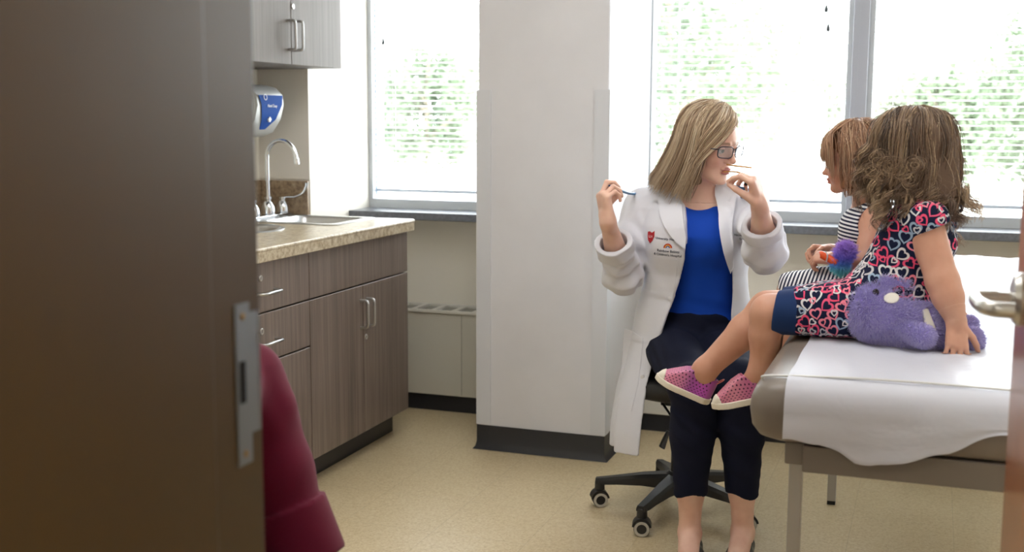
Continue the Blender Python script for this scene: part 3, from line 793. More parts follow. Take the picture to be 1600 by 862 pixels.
def sculpt(name, parts, m, parent, attrs=None, post=None):
    """parts: list of (fn, lo, hi, voxel) joined into one mesh object"""
    Vs, Fs = [], []; off = 0
    for fn, lo, hi, vox in parts:
        v, f = polygonize(fn, lo, hi, vox); Vs.append(v); Fs.append(f + off); off += len(v)
    V = np.concatenate(Vs); Fc = np.concatenate(Fs)
    if post is not None: V = post(V)
    me = bpy.data.meshes.new(name)
    o_ = np.array(world_loc(parent)) if parent is not None else np.zeros(3)
    me.vertices.add(len(V)); me.vertices.foreach_set('co', (V - o_).astype(f32).ravel())
    me.loops.add(len(Fc) * 4); me.loops.foreach_set('vertex_index', Fc.astype(np.int32).ravel())
    me.polygons.add(len(Fc)); me.polygons.foreach_set('loop_start', np.arange(0, len(Fc) * 4, 4, dtype=np.int32))
    me.update(calc_edges=True); me.validate()
    if attrs:
        for an, (kind, fn) in attrs.items():
            val = fn(V)
            if kind == 'F':
                at = me.attributes.new(an, 'FLOAT', 'POINT'); at.data.foreach_set('value', val.astype(f32).ravel())
            elif kind == 'V':
                at = me.attributes.new(an, 'FLOAT_VECTOR', 'POINT'); at.data.foreach_set('vector', val.astype(f32).ravel())
            else:
                at = me.attributes.new(an, 'FLOAT_COLOR', 'POINT'); at.data.foreach_set('color', val.astype(f32).ravel())
    return link(name, me, m, parent, True)
def strands(name, paths, r, m, parent, tip=0.3, shade=None):
    """paths (S,K,3) -> thin three-sided hairs in one mesh, with a random shade per hair"""
    Pn = np.asarray(paths, float); S_, K_, _ = Pn.shape
    T = np.gradient(Pn, axis=1); T /= np.linalg.norm(T, axis=2, keepdims=True) + 1e-9
    ref = RNG.normal(size=(S_, 1, 3)); U = np.cross(T, ref); U /= np.linalg.norm(U, axis=2, keepdims=True) + 1e-9; W = np.cross(T, U)
    rr = (r * (1 - (1 - tip) * np.linspace(0, 1, K_) ** 2))[None, :, None]
    rs = np.asarray(1.0 if np.isscalar(r) else 1.0)
    ring = [Pn + rr * (math.cos(a) * U + math.sin(a) * W) for a in (0, 2.094, 4.189)]
    V = np.stack(ring, 2).reshape(-1, 3)
    base = (np.arange(S_)[:, None] * K_ + np.arange(K_ - 1)[None]).ravel() * 3
    fs = [np.stack([base + a, base + b, base + 3 + b, base + 3 + a], 1) for a, b in ((0, 1), (1, 2), (2, 0))]
    Fc = np.concatenate(fs)
    me = bpy.data.meshes.new(name); o_ = np.array(world_loc(parent))
    me.vertices.add(len(V)); me.vertices.foreach_set('co', (V - o_).astype(f32).ravel())
    me.loops.add(len(Fc) * 4); me.loops.foreach_set('vertex_index', Fc.astype(np.int32).ravel())
    me.polygons.add(len(Fc)); me.polygons.foreach_set('loop_start', np.arange(0, len(Fc) * 4, 4, dtype=np.int32))
    me.update(calc_edges=True)
    sh = RNG.random(S_) if shade is None else shade
    at = me.attributes.new('shade', 'FLOAT', 'POINT'); at.data.foreach_set('value', np.repeat(sh, K_ * 3).astype(f32))
    return link(name, me, m, parent, True)
def rot_to(v, axis, ang):
    v = np.array(v, float); axis = np.array(axis, float) / np.linalg.norm(axis)
    return v * math.cos(ang) + np.cross(axis, v) * math.sin(ang) + axis * (axis @ v) * (1 - math.cos(ang))
def nz(v): v = np.array(v, float); return v / np.linalg.norm(v)
class Hand:
    """palm, four unequal fingers with three joints each and an opposed thumb; fingers curl towards palm normal n"""
    def __init__(s, wrist, f, n, thumb_side, size=1.0, curls=((0.5, 0.6, 0.4),) * 4, spread=0.06, thumb=(0.5, 0.4, 0.3), tsw=0.75, forearm=None, fw=0.024, chub=1.0):
        f = nz(f); n = np.array(n, float); n = nz(n - f * (n @ f)); t = nz(np.cross(f, n)) * thumb_side
        s.wrist = np.array(wrist, float); s.f, s.n, s.t = f, n, t; s.size = size; s.segs = []; s.tips = []; s.joints = []
        z = size; w = s.wrist
        lens = [(0.040, 0.025, 0.020), (0.044, 0.028, 0.021), (0.041, 0.026, 0.020), (0.032, 0.020, 0.018)]
        offs = [0.029, 0.0095, -0.010, -0.0275]; fb = [0.088, 0.092, 0.088, 0.079]
        rad = [(0.0098, 0.0085, 0.0075, 0.0062)] * 3 + [(0.0088, 0.0075, 0.0066, 0.0055)]
        s.palm = []
        for i in range(4):
            b = w + f * fb[i] * z + t * offs[i] * z
            s.palm.append((w + t * offs[i] * 0.55 * z, b, 0.0165 * z * chub, 0.0118 * z * chub))
            d = rot_to(f, n, 0); d = nz(f + t * (offs[i] / 0.03) * spread); ax = np.cross(d, n)
            p0 = b; tot = 0; pts = [b]; c = curls[i]
            for j in range(3):
                tot += c[j]; dd = rot_to(d, ax, tot); p1 = p0 + dd * lens[i][j] * z
                s.segs.append((p0, p1, rad[i][j] * z * chub, rad[i][j + 1] * z * chub)); p0 = p1; pts.append(p1)
            s.tips.append((p0, dd)); s.joints.append(pts)
        tb = w + f * 0.022 * z + t * 0.026 * z
        td = nz(f * math.cos(tsw) + t * math.sin(tsw) + n * thumb[0]); axt = nz(np.cross(td, nz(n * 0.6 - t * 0.8)))
        s.thumb = []; p0 = tb; tot = 0
        for j, (l, r0, r1) in enumerate(((0.044, 0.0155, 0.0115), (0.032, 0.0115, 0.0098), (0.026, 0.0098, 0.0075))):
            if j: tot += thumb[j]
            dd = rot_to(td, axt, tot); p1 = p0 + dd * l * z; s.thumb.append((p0, p1, r0 * z * chub, r1 * z * chub)); p0 = p1
        s.ttip = (p0, dd)
    def sdf(s, p):
        z = s.size
        d = uni([rc(p, *q) for q in s.palm], 0.016 * z)
        d = smin(d, rc(p, s.wrist - s.f * 0.015 * z, s.wrist + s.f * 0.02 * z, 0.021 * z, 0.022 * z), 0.015 * z)
        for i in range(4):
            e = uni([rc(p, *q) for q in s.segs[3 * i:3 * i + 3]], 0.0025 * z); d = smin(d, e, 0.0045 * z)
        th = uni([rc(p, *q) for q in s.thumb], 0.004 * z)
        return smin(d, th, 0.009 * z)
    def bounds(s, pad=0.03):
        a = np.array([q[0] for q in s.segs + s.thumb + s.palm] + [q[1] for q in s.segs + s.thumb + s.palm]); return a.min(0) - pad, a.max(0) + pad
def nails(h, m, parent):
    bm = BM()
    for (tip, d), r in zip(h.tips + [h.ttip], (0.0062, 0.0062, 0.0062, 0.0055, 0.0075)):
        ctr = tip - d * 0.001 * h.size; up = nz(-(h.n - d * (h.n @ d))) ; sd = np.cross(d, up)
        ring = []
        for k in range(10):
            a = 2 * PI * k / 10; u, v = math.cos(a) * 0.0052 * h.size, math.sin(a) * 0.0040 * h.size
            ring.append(bm.verts.new(ctr + d * u + sd * v + up * (r * h.size * 0.98 - abs(v) * 0.35)))
        bm.faces.new(ring); 
    ex = bmesh.ops.extrude_face_region(bm, geom=bm.faces[:])
    me_ = obj('fingernails', bm, m, parent, True); return me_
class Head:
    def __init__(s, O, F_, U_, sc=1.0, child=False):
        F_ = nz(F_); U_ = np.array(U_, float); U_ = nz(U_ - F_ * (U_ @ F_)); Lf = np.cross(U_, F_)
        s.O = np.array(O, float); s.Rm = np.array([F_, Lf, U_]); s.sc = sc; s.child = child
    def w(s, q): return s.O + (np.array(q, float) * s.sc) @ s.Rm
    def wv(s, q): return np.array(q, float) @ s.Rm
    def loc(s, p): return ((p - s.O.astype(f32)) @ s.Rm.T.astype(f32)) / f32(s.sc)
    def sdf(s, p):
        q = s.loc(p); ch = s.child
        d = ell(q, (-0.012, 0, 0.030), (0.097, 0.078, 0.092))
        d = smin(d, ell(q, (0.032, 0, 0.018), (0.062, 0.066, 0.070)), 0.02)                    # forehead
        qa = q.copy(); qa[:, 1] = np.abs(qa[:, 1])
        if not ch:
            d = smin(d, ell(q, (0.034, 0, -0.038), (0.056, 0.053, 0.066)), 0.022)
            d = smin(d, rc(qa, (0.006, 0.052, -0.055), (0.068, 0.012, -0.094), 0.020, 0.017), 0.022)
            d = smin(d, ell(q, (0.079, 0, -0.098), (0.016, 0.017, 0.013)), 0.012)               # chin
            d = smin(d, ell(qa, (0.062, 0.034, -0.030), (0.024, 0.022, 0.020)), 0.016)          # cheek
            d = smin(d, rc(q, (0.086, 0, 0.010), (0.108, 0, -0.026), 0.0075, 0.0085), 0.010)    # nose bridge
            d = smin(d, ell(q, (0.108, 0, -0.031), (0.0105, 0.0095, 0.0085)), 0.007)
            d = smin(d, ell(qa, (0.098, 0.0115, -0.035), (0.0095, 0.0062, 0.0065)), 0.005)
            d = smax(d, -ell(qa, (0.105, 0.0055, -0.0415), (0.004, 0.0028, 0.003)), 0.002)
            d = smax(d, -ell(qa, (0.098, 0.031, 0.001), (0.016, 0.019, 0.012)), 0.012)          # sockets
            d = smin(d, rc(qa, (0.088, 0.012, 0.017), (0.078, 0.044, 0.016), 0.0075, 0.006), 0.010)
            d = smin(d, ell(q, (0.0895, 0, -0.0595), (0.0125, 0.020, 0.0056)), 0.004)            # lips
            d = smin(d, ell(q, (0.088, 0, -0.0710), (0.0125, 0.017, 0.0062)), 0.004)
            d = smax(d, -ell(q, (0.106, 0, -0.0652), (0.010, 0.022, 0.0012)), 0.002)
        else:
            d = smin(d, ell(q, (0.030, 0, -0.028), (0.058, 0.060, 0.058)), 0.025)
            d = smin(d, rc(qa, (0.010, 0.046, -0.050), (0.062, 0.012, -0.078), 0.022, 0.017), 0.02)
            d = smin(d, ell(q, (0.073, 0, -0.079), (0.013, 0.015, 0.011)), 0.012)
            d = smin(d, ell(qa, (0.056, 0.034, -0.036), (0.026, 0.026, 0.023)), 0.014)
            d = smin(d, rc(q, (0.084, 0, -0.004), (0.096, 0, -0.024), 0.0065, 0.0075), 0.010)
            d = smin(d, ell(q, (0.098, 0, -0.027), (0.0105, 0.0085, 0.0078)), 0.006)
            d = smin(d, ell(qa, (0.092, 0.009, -0.030), (0.007, 0.0055, 0.0055)), 0.005)
            d = smax(d, -ell(qa, (0.094, 0.029, -0.004), (0.013, 0.018, 0.012)), 0.012)
            d = smin(d, ell(q, (0.084, 0, -0.0475), (0.0125, 0.016, 0.0056)), 0.004)
            d = smin(d, ell(q, (0.082, 0, -0.0580), (0.0120, 0.014, 0.0060)), 0.004)
            d = smax(d, -ell(q, (0.097, 0, -0.0528), (0.009, 0.017, 0.0012)), 0.002)
        # ear
        ear = np.maximum(ell(qa, (-0.008, 0.077, -0.012), (0.019, 0.010, 0.030)), -ell(qa, (-0.002, 0.088, -0.008), (0.011, 0.008, 0.018)))
        d = smin(d, ear, 0.005)
        return d * s.sc
    def lipmask(s, V):
        q = s.loc(V.astype(f32)); 
        z = (-0.0655, 0.0125, 0.021) if not s.child else (-0.0528, 0.010, 0.016)
        x0 = 0.090 if not s.child else 0.083
        u = ((q[:, 2] - z[0]) / z[1]) ** 2 + (q[:, 1] / z[2]) ** 2
        return np.clip((1.05 - u) * 6, 0, 1) * (q[:, 0] > x0 - 0.004)
    def cheekmask(s, V):
        q = s.loc(V.astype(f32)); q[:, 1] = np.abs(q[:, 1])
        return np.exp(-(((q - A3((0.075, 0.038, -0.035))) ** 2).sum(1)) / 0.0009) + 0.8 * np.exp(-(((q - A3((0.112, 0, -0.03))) ** 2).sum(1)) / 0.00025)
    def browmask(s, V):
        q = s.loc(V.astype(f32)); a = np.abs(q[:, 1]); zc = (0.021 if not s.child else 0.017) + 0.10 * np.maximum(0, 0.03 - np.abs(a - 0.03)) - 0.002
        return ((a > 0.012) & (a < 0.048) & (np.abs(q[:, 2] - zc) < 0.0035) & (q[:, 0] > 0.05)).astype(f32)
def eyes(h, parent, iris, white, lash):
    ex, ez = (0.079, 0.0) if not h.child else (0.077, -0.005)
    for sgn in (-1, 1):
        c = h.w((ex, sgn * 0.031 if not h.child else sgn * 0.029, ez)); r = 0.0125 * h.sc
        bm = BM(); fw_ = h.wv((1, sgn * 0.12, -0.15)); fw_ = nz(fw_)
        lathe(bm, [(0, -r)] + [(r * math.sin(a), -r * math.cos(a)) for a in np.linspace(0.3, PI - 0.5, 14)] + [(r * math.sin(0.25), r * math.cos(0.25) ), (0, r * 1.0)], c, fw_, 24)
        eo = obj('eye', bm, white, parent, True)
        bm = BM(); lathe(bm, [(0.0, 0.0128 * h.sc), (0.0026 * h.sc, 0.0127 * h.sc), (0.0058 * h.sc, 0.0117 * h.sc), (0.0058 * h.sc, 0.0110 * h.sc)], c, fw_, 20)
        obj('iris', bm, iris, eo, True)
        # lids
        bm = BM(); R1 = r * 1.10
        u_ = h.wv((0, 1, 0)); w_ = h.wv((0, 0, 1)); n_ = h.wv((1, 0, 0)); rows = []
        for i in range(9):
            th = -1.15 + 2.3 * i / 8; row = []
            for j in range(6):
                ph = math.radians(18 + 72 * j / 5) 
                ph = math.radians(14) * math.cos(th) + (math.radians(88) - math.radians(14)) * j / 5
                row.append(bm.verts.new(c + R1 * (n_ * math.cos(ph) * math.cos(th) + u_ * math.sin(th) * math.cos(ph) + w_ * math.sin(ph))))
            rows.append(row)
        for a, b in zip(rows, rows[1:]):
            for k in range(5): bm.faces.new((a[k], a[k + 1], b[k + 1], b[k]))
        obj('eyelid', bm, M['skin'], eo, True)
        bm = BM(); pts = [rows_c for rows_c in []]
        lp = []
        for i in range(9):
            th = -1.15 + 2.3 * i / 8; ph = math.radians(14) * math.cos(th)
            lp.append(c + R1 * 1.02 * (n_ * math.cos(ph) * math.cos(th) + u_ * math.sin(th) * math.cos(ph) + w_ * math.sin(ph)))
        tube(bm, lp, 0.0009 * h.sc, 6); obj('lashes', bm, lash, eo, True)
def skin_mat(name, c, c2, rough=0.45, lip='BC7670'):
    m = mat(name, c, rough)
    b = bsdf(m); b.inputs['Subsurface Weight'].default_value = 0.12; b.inputs['Subsurface Radius'].default_value = (0.012, 0.005, 0.003); b.inputs['Subsurface Scale'].default_value = 1.0
    tc = N(m, 'ShaderNodeTexCoord'); a = N(m, 'ShaderNodeTexNoise'); a.inputs['Scale'].default_value = 22; a.inputs['Detail'].default_value = 3
    L(m, tc.outputs['Object'], a.inputs['Vector']); r = ramp(m, a.outputs['Fac'], [(0.3, c), (0.7, c2)])
    at = N(m, 'ShaderNodeAttribute'); at.attribute_name = 'blush'; mx = N(m, 'ShaderNodeMix', data_type='RGBA')
    mm = N(m, 'ShaderNodeMath', operation='MULTIPLY'); mm.inputs[1].default_value = 0.30; L(m, at.outputs['Fac'], mm.inputs[0])
    L(m, mm.outputs[0], mx.inputs[0]); L(m, r.outputs[0], mx.inputs[6]); mx.inputs[7].default_value = lin('D07868')
    at2 = N(m, 'ShaderNodeAttribute'); at2.attribute_name = 'lip'; mx2 = N(m, 'ShaderNodeMix', data_type='RGBA')
    L(m, at2.outputs['Fac'], mx2.inputs[0]); L(m, mx.outputs[2], mx2.inputs[6]); mx2.inputs[7].default_value = lin(lip)
    at3 = N(m, 'ShaderNodeAttribute'); at3.attribute_name = 'brow'; mx3 = N(m, 'ShaderNodeMix', data_type='RGBA')
    m3 = N(m, 'ShaderNodeMath', operation='MULTIPLY'); m3.inputs[1].default_value = 0.7; L(m, at3.outputs['Fac'], m3.inputs[0])
    L(m, m3.outputs[0], mx3.inputs[0]); L(m, mx2.outputs[2], mx3.inputs[6]); mx3.inputs[7].default_value = lin('7A5A40')
    L(m, mx3.outputs[2], b.inputs['Base Color'])
    a2 = N(m, 'ShaderNodeTexNoise'); a2.inputs['Scale'].default_value = 350; L(m, tc.outputs['Object'], a2.inputs['Vector'])
    bp = N(m, 'ShaderNodeBump'); bp.inputs['Strength'].default_value = 0.08; bp.inputs['Distance'].default_value = 0.0008
    L(m, a2.outputs['Fac'], bp.inputs['Height']); L(m, bp.outputs[0], b.inputs['Normal'])
    return m
M['skin'] = skin_mat('skin_fair', 'EAC2B0', 'E0B3A0')
M['skin_child'] = skin_mat('skin_child', 'D29F88', 'C9947C', lip='C4736B')
M['nail'] = mat('nail', 'E0AFA4', 0.25)
M['eye_white'] = mat('eye_white', 'E6E2DE', 0.15)
M['iris'] = mat('iris', '4A5A63', 0.1)
M['lash'] = mat('lashes', '2A1F1A', 0.7)
def hair_mat(name, stops, rough=0.42, scale=1.0):
    m = mat(name, stops[1][1], rough); b = bsdf(m)
    at = N(m, 'ShaderNodeAttribute'); at.attribute_name = 'shade'
    r = ramp(m, at.outputs['Fac'], stops); L(m, r.outputs[0], b.inputs['Base Color'])
    b.inputs['Anisotropic'].default_value = 0.5; b.inputs['Specular IOR Level'].default_value = 0.45
    b.inputs['Sheen Weight'].default_value = 0.15
    return m
def fabric(name, c, rough=0.85, scale=600, bump=0.15, sheen=0.1, stops=None):
    m = mat(name, c, rough); b = bsdf(m); b.inputs['Sheen Weight'].default_value = sheen; b.inputs['Specular IOR Level'].default_value = 0.2
    tc = N(m, 'ShaderNodeTexCoord'); a = N(m, 'ShaderNodeTexNoise'); a.inputs['Scale'].default_value = scale; L(m, tc.outputs['Object'], a.inputs['Vector'])
    w_ = N(m, 'ShaderNodeTexNoise'); w_.inputs['Scale'].default_value = 9; w_.inputs['Detail'].default_value = 2; w_.inputs['Distortion'].default_value = 0.8; L(m, tc.outputs['Object'], w_.inputs['Vector'])
    ad = N(m, 'ShaderNodeMath', operation='MULTIPLY_ADD'); L(m, w_.outputs['Fac'], ad.inputs[0]); ad.inputs[1].default_value = 9.0; L(m, a.outputs['Fac'], ad.inputs[2])
    bp = N(m, 'ShaderNodeBump'); bp.inputs['Strength'].default_value = bump; bp.inputs['Distance'].default_value = 0.0012
    L(m, ad.outputs[0], bp.inputs['Height']); L(m, bp.outputs[0], b.inputs['Normal'])
    return m
def wrinkle(p, amp, ks, ph=0.0, warp=3.0):
    """cloth folds: warped ridged waves"""
    q = p[:, 0] * ks[0] + p[:, 1] * ks[1] + p[:, 2] * ks[2]
    wv_ = np.sin(p[:, 2] * 23 + p[:, 0] * 17 + ph) + np.sin(p[:, 1] * 19 - p[:, 2] * 11 + ph * 1.7) 
    s = np.sin(q + warp * 0.5 * wv_ + ph)
    return amp * (s * 0.6 + 0.4 * np.sin(q * 1.9 + warp * 0.7 * wv_ + 2 * ph))
# ---------------------------------------------------------------- the woman in the white coat
DR = thing('person', 'blonde woman in white coat and glasses on the rolling stool, holding a stethoscope', 'person', (-0.70, 3.66, 0.0))
M['coat'] = fabric('white_coat_cotton', 'DFE0EA', 0.8, 900, 0.25)
M['shirt'] = fabric('royal_blue_knit', '0A44B4', 0.75, 1200, 0.12)
M['pants'] = fabric('navy_trouser', '10152A', 0.85, 900, 0.15, 0.0)
M['shoe_black'] = mat('black_flat_shoe', '14161D', 0.4)
hipR, hipL = np.array((-0.775, 3.66, 0.555)), np.array((-0.615, 3.67, 0.555))
kneeR, kneeL = P(1083, 606, 3.24), P(1157, 600, 3.27)
ankR, ankL = P(1078, 810, 3.27), P(1161, 800, 3.33)
ankR[2] = 0.10; ankL[2] = 0.10
shR, shL = np.array((-0.865, 3.655, 0.995)), np.array((-0.535, 3.665, 0.998))
elR, elL = P(972, 428, 3.55), P(1196, 392, 3.45)
wrR, wrL = P(950, 347, 3.40), P(1187, 322, 3.33)
neck0 = np.array((-0.690, 3.640, 1.035)); 
headO = np.array((-0.657, 3.592, 1.203))
hd = Head(headO, (0.86, -0.47, -0.22), (0.11, -0.10, 1.0), 0.99)
handR = Hand(wrR, P(941, 295, 3.40) - wrR, (0.75, 0.65, 0.1), 1, 0.92, curls=((0.9, 1.2, 0.6), (0.6, 1.2, 0.7), (1.0, 1.2, 0.7), (1.1, 1.2, 0.8)), thumb=(0.8, 0.5, 0.4), tsw=0.5)
handL = Hand(wrL, P(1178, 278, 3.31) - wrL + np.array((0.0, 0.0, 0)), (-0.93, 0.15, 0.05), 1, 0.88, curls=((0.9, 0.75, 0.35), (1.15, 0.9, 0.5), (1.35, 1.0, 0.5), (1.45, 1.1, 0.6)), thumb=(0.9, 0.25, 0.1), tsw=0.25)
def torso(p, g=0.0):
    zs = [0.50, 0.56, 0.62, 0.68, 0.74, 0.80, 0.86, 0.92, 0.97, 1.01, 1.035, 1.055]
    cx = [-0.695, -0.695, -0.690, -0.682, -0.680, -0.680, -0.682, -0.686, -0.69, -0.692, -0.692, -0.692]
    cy = [3.68, 3.68, 3.675, 3.665, 3.655, 3.645, 3.638, 3.635, 3.64, 3.645, 3.645, 3.64]
    rx = np.array([0.165, 0.175, 0.160, 0.128, 0.118, 0.122, 0.135, 0.148, 0.158, 0.15, 0.10, 0.06])
    ry = np.array([0.120, 0.125, 0.115, 0.092, 0.088, 0.092, 0.106, 0.112, 0.098, 0.078, 0.062, 0.05])
    return loft(p, zs, cx, cy, rx + g, ry + g, 0.10, 2.1)
neckT = hd.w((-0.022, 0, -0.075))
def arm_fn(sh, el, wr, hand):
    def fn(p):
        d = uni([rc(p, sh, el, 0.044, 0.036), rc(p, el, el + (wr - el) * 0.4, 0.037, 0.036), rc(p, el + (wr - el) * 0.4, wr, 0.036, 0.0225)], 0.01)
        return smin(d, hand.sdf(p), 0.012)
    return fn
def leg_d(p, hip, knee, ank, toe, g=0.0, foot=True):
    cal = knee + (ank - knee) * 0.32 + np.array((0, 0.012, 0))
    ds = [rc(p, hip, knee, 0.078 + g, 0.052 + g), rc(p, knee, cal, 0.053 + g, 0.052 + g), rc(p, cal, knee + (ank - knee) * 0.75, 0.052 + g, 0.036 + g), rc(p, knee + (ank - knee) * 0.75, ank, 0.036 + g, 0.031 + g)]
    d = uni(ds, 0.02)
    if foot:
        fd = nz(toe - ank); heel = ank + np.array((0, 0.03, -0.065))
        d = smin(d, rc(p, ank + np.array((0, 0.02, -0.03)), heel, 0.030, 0.026), 0.02)
        mid = np.array([(ank[0] + toe[0]) / 2, (ank[1] + toe[1]) / 2, 0.050])
        d = smin(d, rc(p, ank + np.array((0, 0, -0.02)), mid, 0.032, 0.030), 0.02)
        d = smin(d, ell(p, (toe + mid) / 2 - np.array((0, 0, 0.012)), (0.040, 0.07, 0.024)), 0.02)
    return d
toeR, toeL = np.array((ankR[0] + 0.03, ankR[1] - 0.18, 0.028)), np.array((ankL[0] + 0.005, ankL[1] - 0.18, 0.028))
def body_fn(p):
    d = torso(p)
    d = smin(d, rc(p, neck0 + np.array((0, 0.005, -0.02)), neckT, 0.062, 0.052), 0.035)
    d = smin(d, rc(p, shR, neck0, 0.048, 0.05), 0.04); d = smin(d, rc(p, shL, neck0, 0.048, 0.05), 0.04)
    d = smin(d, leg_d(p, hipR, kneeR, ankR, toeR), 0.03); d = smin(d, leg_d(p, hipL, kneeL, ankL, toeL), 0.03)
    d = smin(d, rc(p, shR, elR, 0.044, 0.036), 0.03); d = smin(d, rc(p, shL, elL, 0.044, 0.036), 0.03)
    dh = smin(hd.sdf(p), rc(p, neck0, neckT, 0.055, 0.050), 0.02)
    d = smin(d, dh, 0.012)
    return d
def head_fn(p): return smax(body_fn(p), (1.020 - p[:, 2]), 0.001)
lo, hi = np.array((-1.02, 2.98, 0.0)), np.array((-0.36, 3.85, 1.10))
aR, aL = arm_fn(shR, elR, wrR, handR), arm_fn(shL, elL, wrL, handL)
def bb(*pts, pad=0.06):
    a = np.array(pts); return a.min(0) - pad, a.max(0) + pad
hbR, hbL = handR.bounds(), handL.bounds()
body = sculpt('body', [
    (lambda p: smax(body_fn(p), p[:, 2] - 1.024, 0.001), lo, hi, 0.0055),
    (head_fn, headO - np.array((0.13, 0.13, 0.195)), headO + np.array((0.15, 0.14, 0.15)), 0.0022),
    (aR, np.minimum(bb(elR, wrR)[0], hbR[0]), np.maximum(bb(elR, wrR)[1], hbR[1]), 0.0022),
    (aL, np.minimum(bb(elL, wrL)[0], hbL[0]), np.maximum(bb(elL, wrL)[1], hbL[1]), 0.0022)],
    M['skin'], DR, {'lip': ('F', hd.lipmask), 'blush': ('F', hd.cheekmask), 'brow': ('F', hd.browmask)})
eyes(hd, DR, M['iris'], M['eye_white'], M['lash'])
nails(handR, M['nail'], DR); nails(handL, M['nail'], DR)
# shirt
neckline = np.array((-0.672, 3.56, 1.062))
def shirt_fn(p):
    d = torso(p, 0.006); d = smin(d, rc(p, shR, neck0, 0.050, 0.05), 0.04); d = smin(d, rc(p, shL, neck0, 0.050, 0.05), 0.04)
    bust = np.minimum(ell(p, (-0.745, 3.565, 0.905), (0.058, 0.050, 0.056)), ell(p, (-0.625, 3.568, 0.905), (0.058, 0.050, 0.056)))
    d = smin(d, bust, 0.04)
    d = d + wrinkle(p, 0.0018, (4, 0, 60), 1.0, 1.6) * np.clip((0.82 - p[:, 2]) * 8, 0, 1)
    d = smax(d, -ell(p, neckline, (0.075, 0.12, 0.062)), 0.004); d = smax(d, coat_solid(p, -0.0085), 0.003)
    return smax(d, 0.655 - p[:, 2], 0.004)
# trousers
def pants_fn(p):
    d = loft(p, [0.49, 0.52, 0.58, 0.64, 0.685], [-0.695] * 3 + [-0.688, -0.682], [3.69, 3.69, 3.68, 3.67, 3.665], np.array([0.155, 0.182, 0.180, 0.150, 0.136]), np.array([0.11, 0.132, 0.132, 0.112, 0.102]), 0.1, 2.1)
    for hip, knee, ank in ((hipR, kneeR, ankR), (hipL, kneeL, ankL)):
        cal = knee + (ank - knee) * 0.32 + np.array((0, 0.010, 0)); low = knee + (ank - knee) * 0.80
        e = uni([rc(p, hip, knee + np.array((0, 0.01, 0)), 0.093, 0.066), rc(p, knee, cal, 0.068, 0.062), rc(p, cal, low, 0.062, 0.046)], 0.02)
        d = smin(d, e, 0.02)
    kz = np.exp(-((p[:, 2] - 0.5) / 0.14) ** 2)
    d = d + wrinkle(p, 0.0030, (20, 8, 45), 0.3, 2.5) * (0.4 + kz) + wrinkle(p, 0.0012, (60, 10, 90), 1.3, 2.5)
    hem = (0.205 + 0.008 * np.sin(p[:, 0] * 60)) - p[:, 2]
    d = smax(d, hem, 0.003)
    return smax(d, p[:, 2] - 0.688, 0.004)
sculpt('trousers', [(pants_fn, (-0.92, 3.10, 0.18), (-0.38, 3.86, 0.72), 0.0045)], M['pants'], DR)
# shoes
for ank, toe in ((ankR, toeR), (ankL, toeL)):
    def shoe(p, ank=ank, toe=toe):
        heel = ank + np.array((0, 0.035, 0)); heel[2] = 0.034
        fore = np.array([toe[0], toe[1] + 0.045, 0.026]); 
        d = uni([rc(p, heel, (heel + fore) / 2 + np.array((0, 0, -0.004)), 0.033, 0.034), rc(p, (heel + fore) / 2, fore, 0.034, 0.036), ell(p, fore + np.array((0, -0.03, -0.003)), (0.036, 0.045, 0.024))], 0.03)
        d = smax(d, -(p[:, 2] - 0.0), 0.003); d = smax(d, p[:, 2] - 0.062, 0.004)
        op = ell(p, np.array((ank[0] + 0.005, ank[1] - 0.035, 0.075)), (0.030, 0.085, 0.040))
        return smax(d, -op, 0.003)
    so = sculpt('shoe', [(shoe, np.array((ank[0] - 0.07, toe[1] - 0.06, -0.01)), np.array((ank[0] + 0.09, ank[1] + 0.09, 0.08)), 0.0028)], M['shoe_black'], DR)
# coat
fLz = [(1062, 312), (1070, 345), (1073, 372), (1070, 405), (1060, 440), (1049, 470), (1040, 492), (1022, 545), (1010, 600), (1004, 670), (1001, 740)]
fRz = [(1104, 300), (1120, 335), (1129, 370), (1135, 400), (1138, 430), (1138, 460), (1136, 492), (1136, 540), (1136, 600)]
pL = np.array([P(a, b, 3.50) for a, b in fLz]); pR = np.array([P(a, b, 3.50) for a, b in fRz])
def fL(z): return np.interp(z, pL[::-1, 2], pL[::-1, 0])
def fR(z): return np.interp(z, pR[::-1, 2], pR[::-1, 0])
cuffR, cuffL = elR + (wrR - elR) * 0.62, elL + (wrL - elL) * 0.60
def coat_solid(p, g):
    zs = [0.52, 0.60, 0.66, 0.72, 0.80, 0.88, 0.95, 1.00, 1.03, 1.055, 1.075]
    cx = [-0.705, -0.70, -0.70, -0.695, -0.692, -0.692, -0.695, -0.697, -0.697, -0.696, -0.695]
    cy = [3.69, 3.685, 3.675, 3.665, 3.65, 3.645, 3.648, 3.655, 3.66, 3.665, 3.67]
    rx = np.array([0.215, 0.198, 0.184, 0.170, 0.160, 0.168, 0.178, 0.170, 0.125, 0.085, 0.068]); ry = np.array([0.185, 0.168, 0.155, 0.142, 0.138, 0.150, 0.140, 0.112, 0.090, 0.076, 0.062])
    d = loft(p, zs, cx, cy, rx + g, ry + g, 0.10, 2.1, 0.01)
    d = smin(d, np.minimum(ell(p, (-0.745, 3.558, 0.905), (0.070, 0.066, 0.075)), ell(p, (-0.625, 3.561, 0.905), (0.070, 0.066, 0.075))) - g, 0.05)
    d = smin(d, rc(p, shR, neck0 + np.array((-0.02, 0.01, 0.0)), 0.060 + g, 0.058 + g), 0.03); d = smin(d, rc(p, shL, neck0 + np.array((0.02, 0.01, 0.0)), 0.060 + g, 0.058 + g), 0.03)
    return d
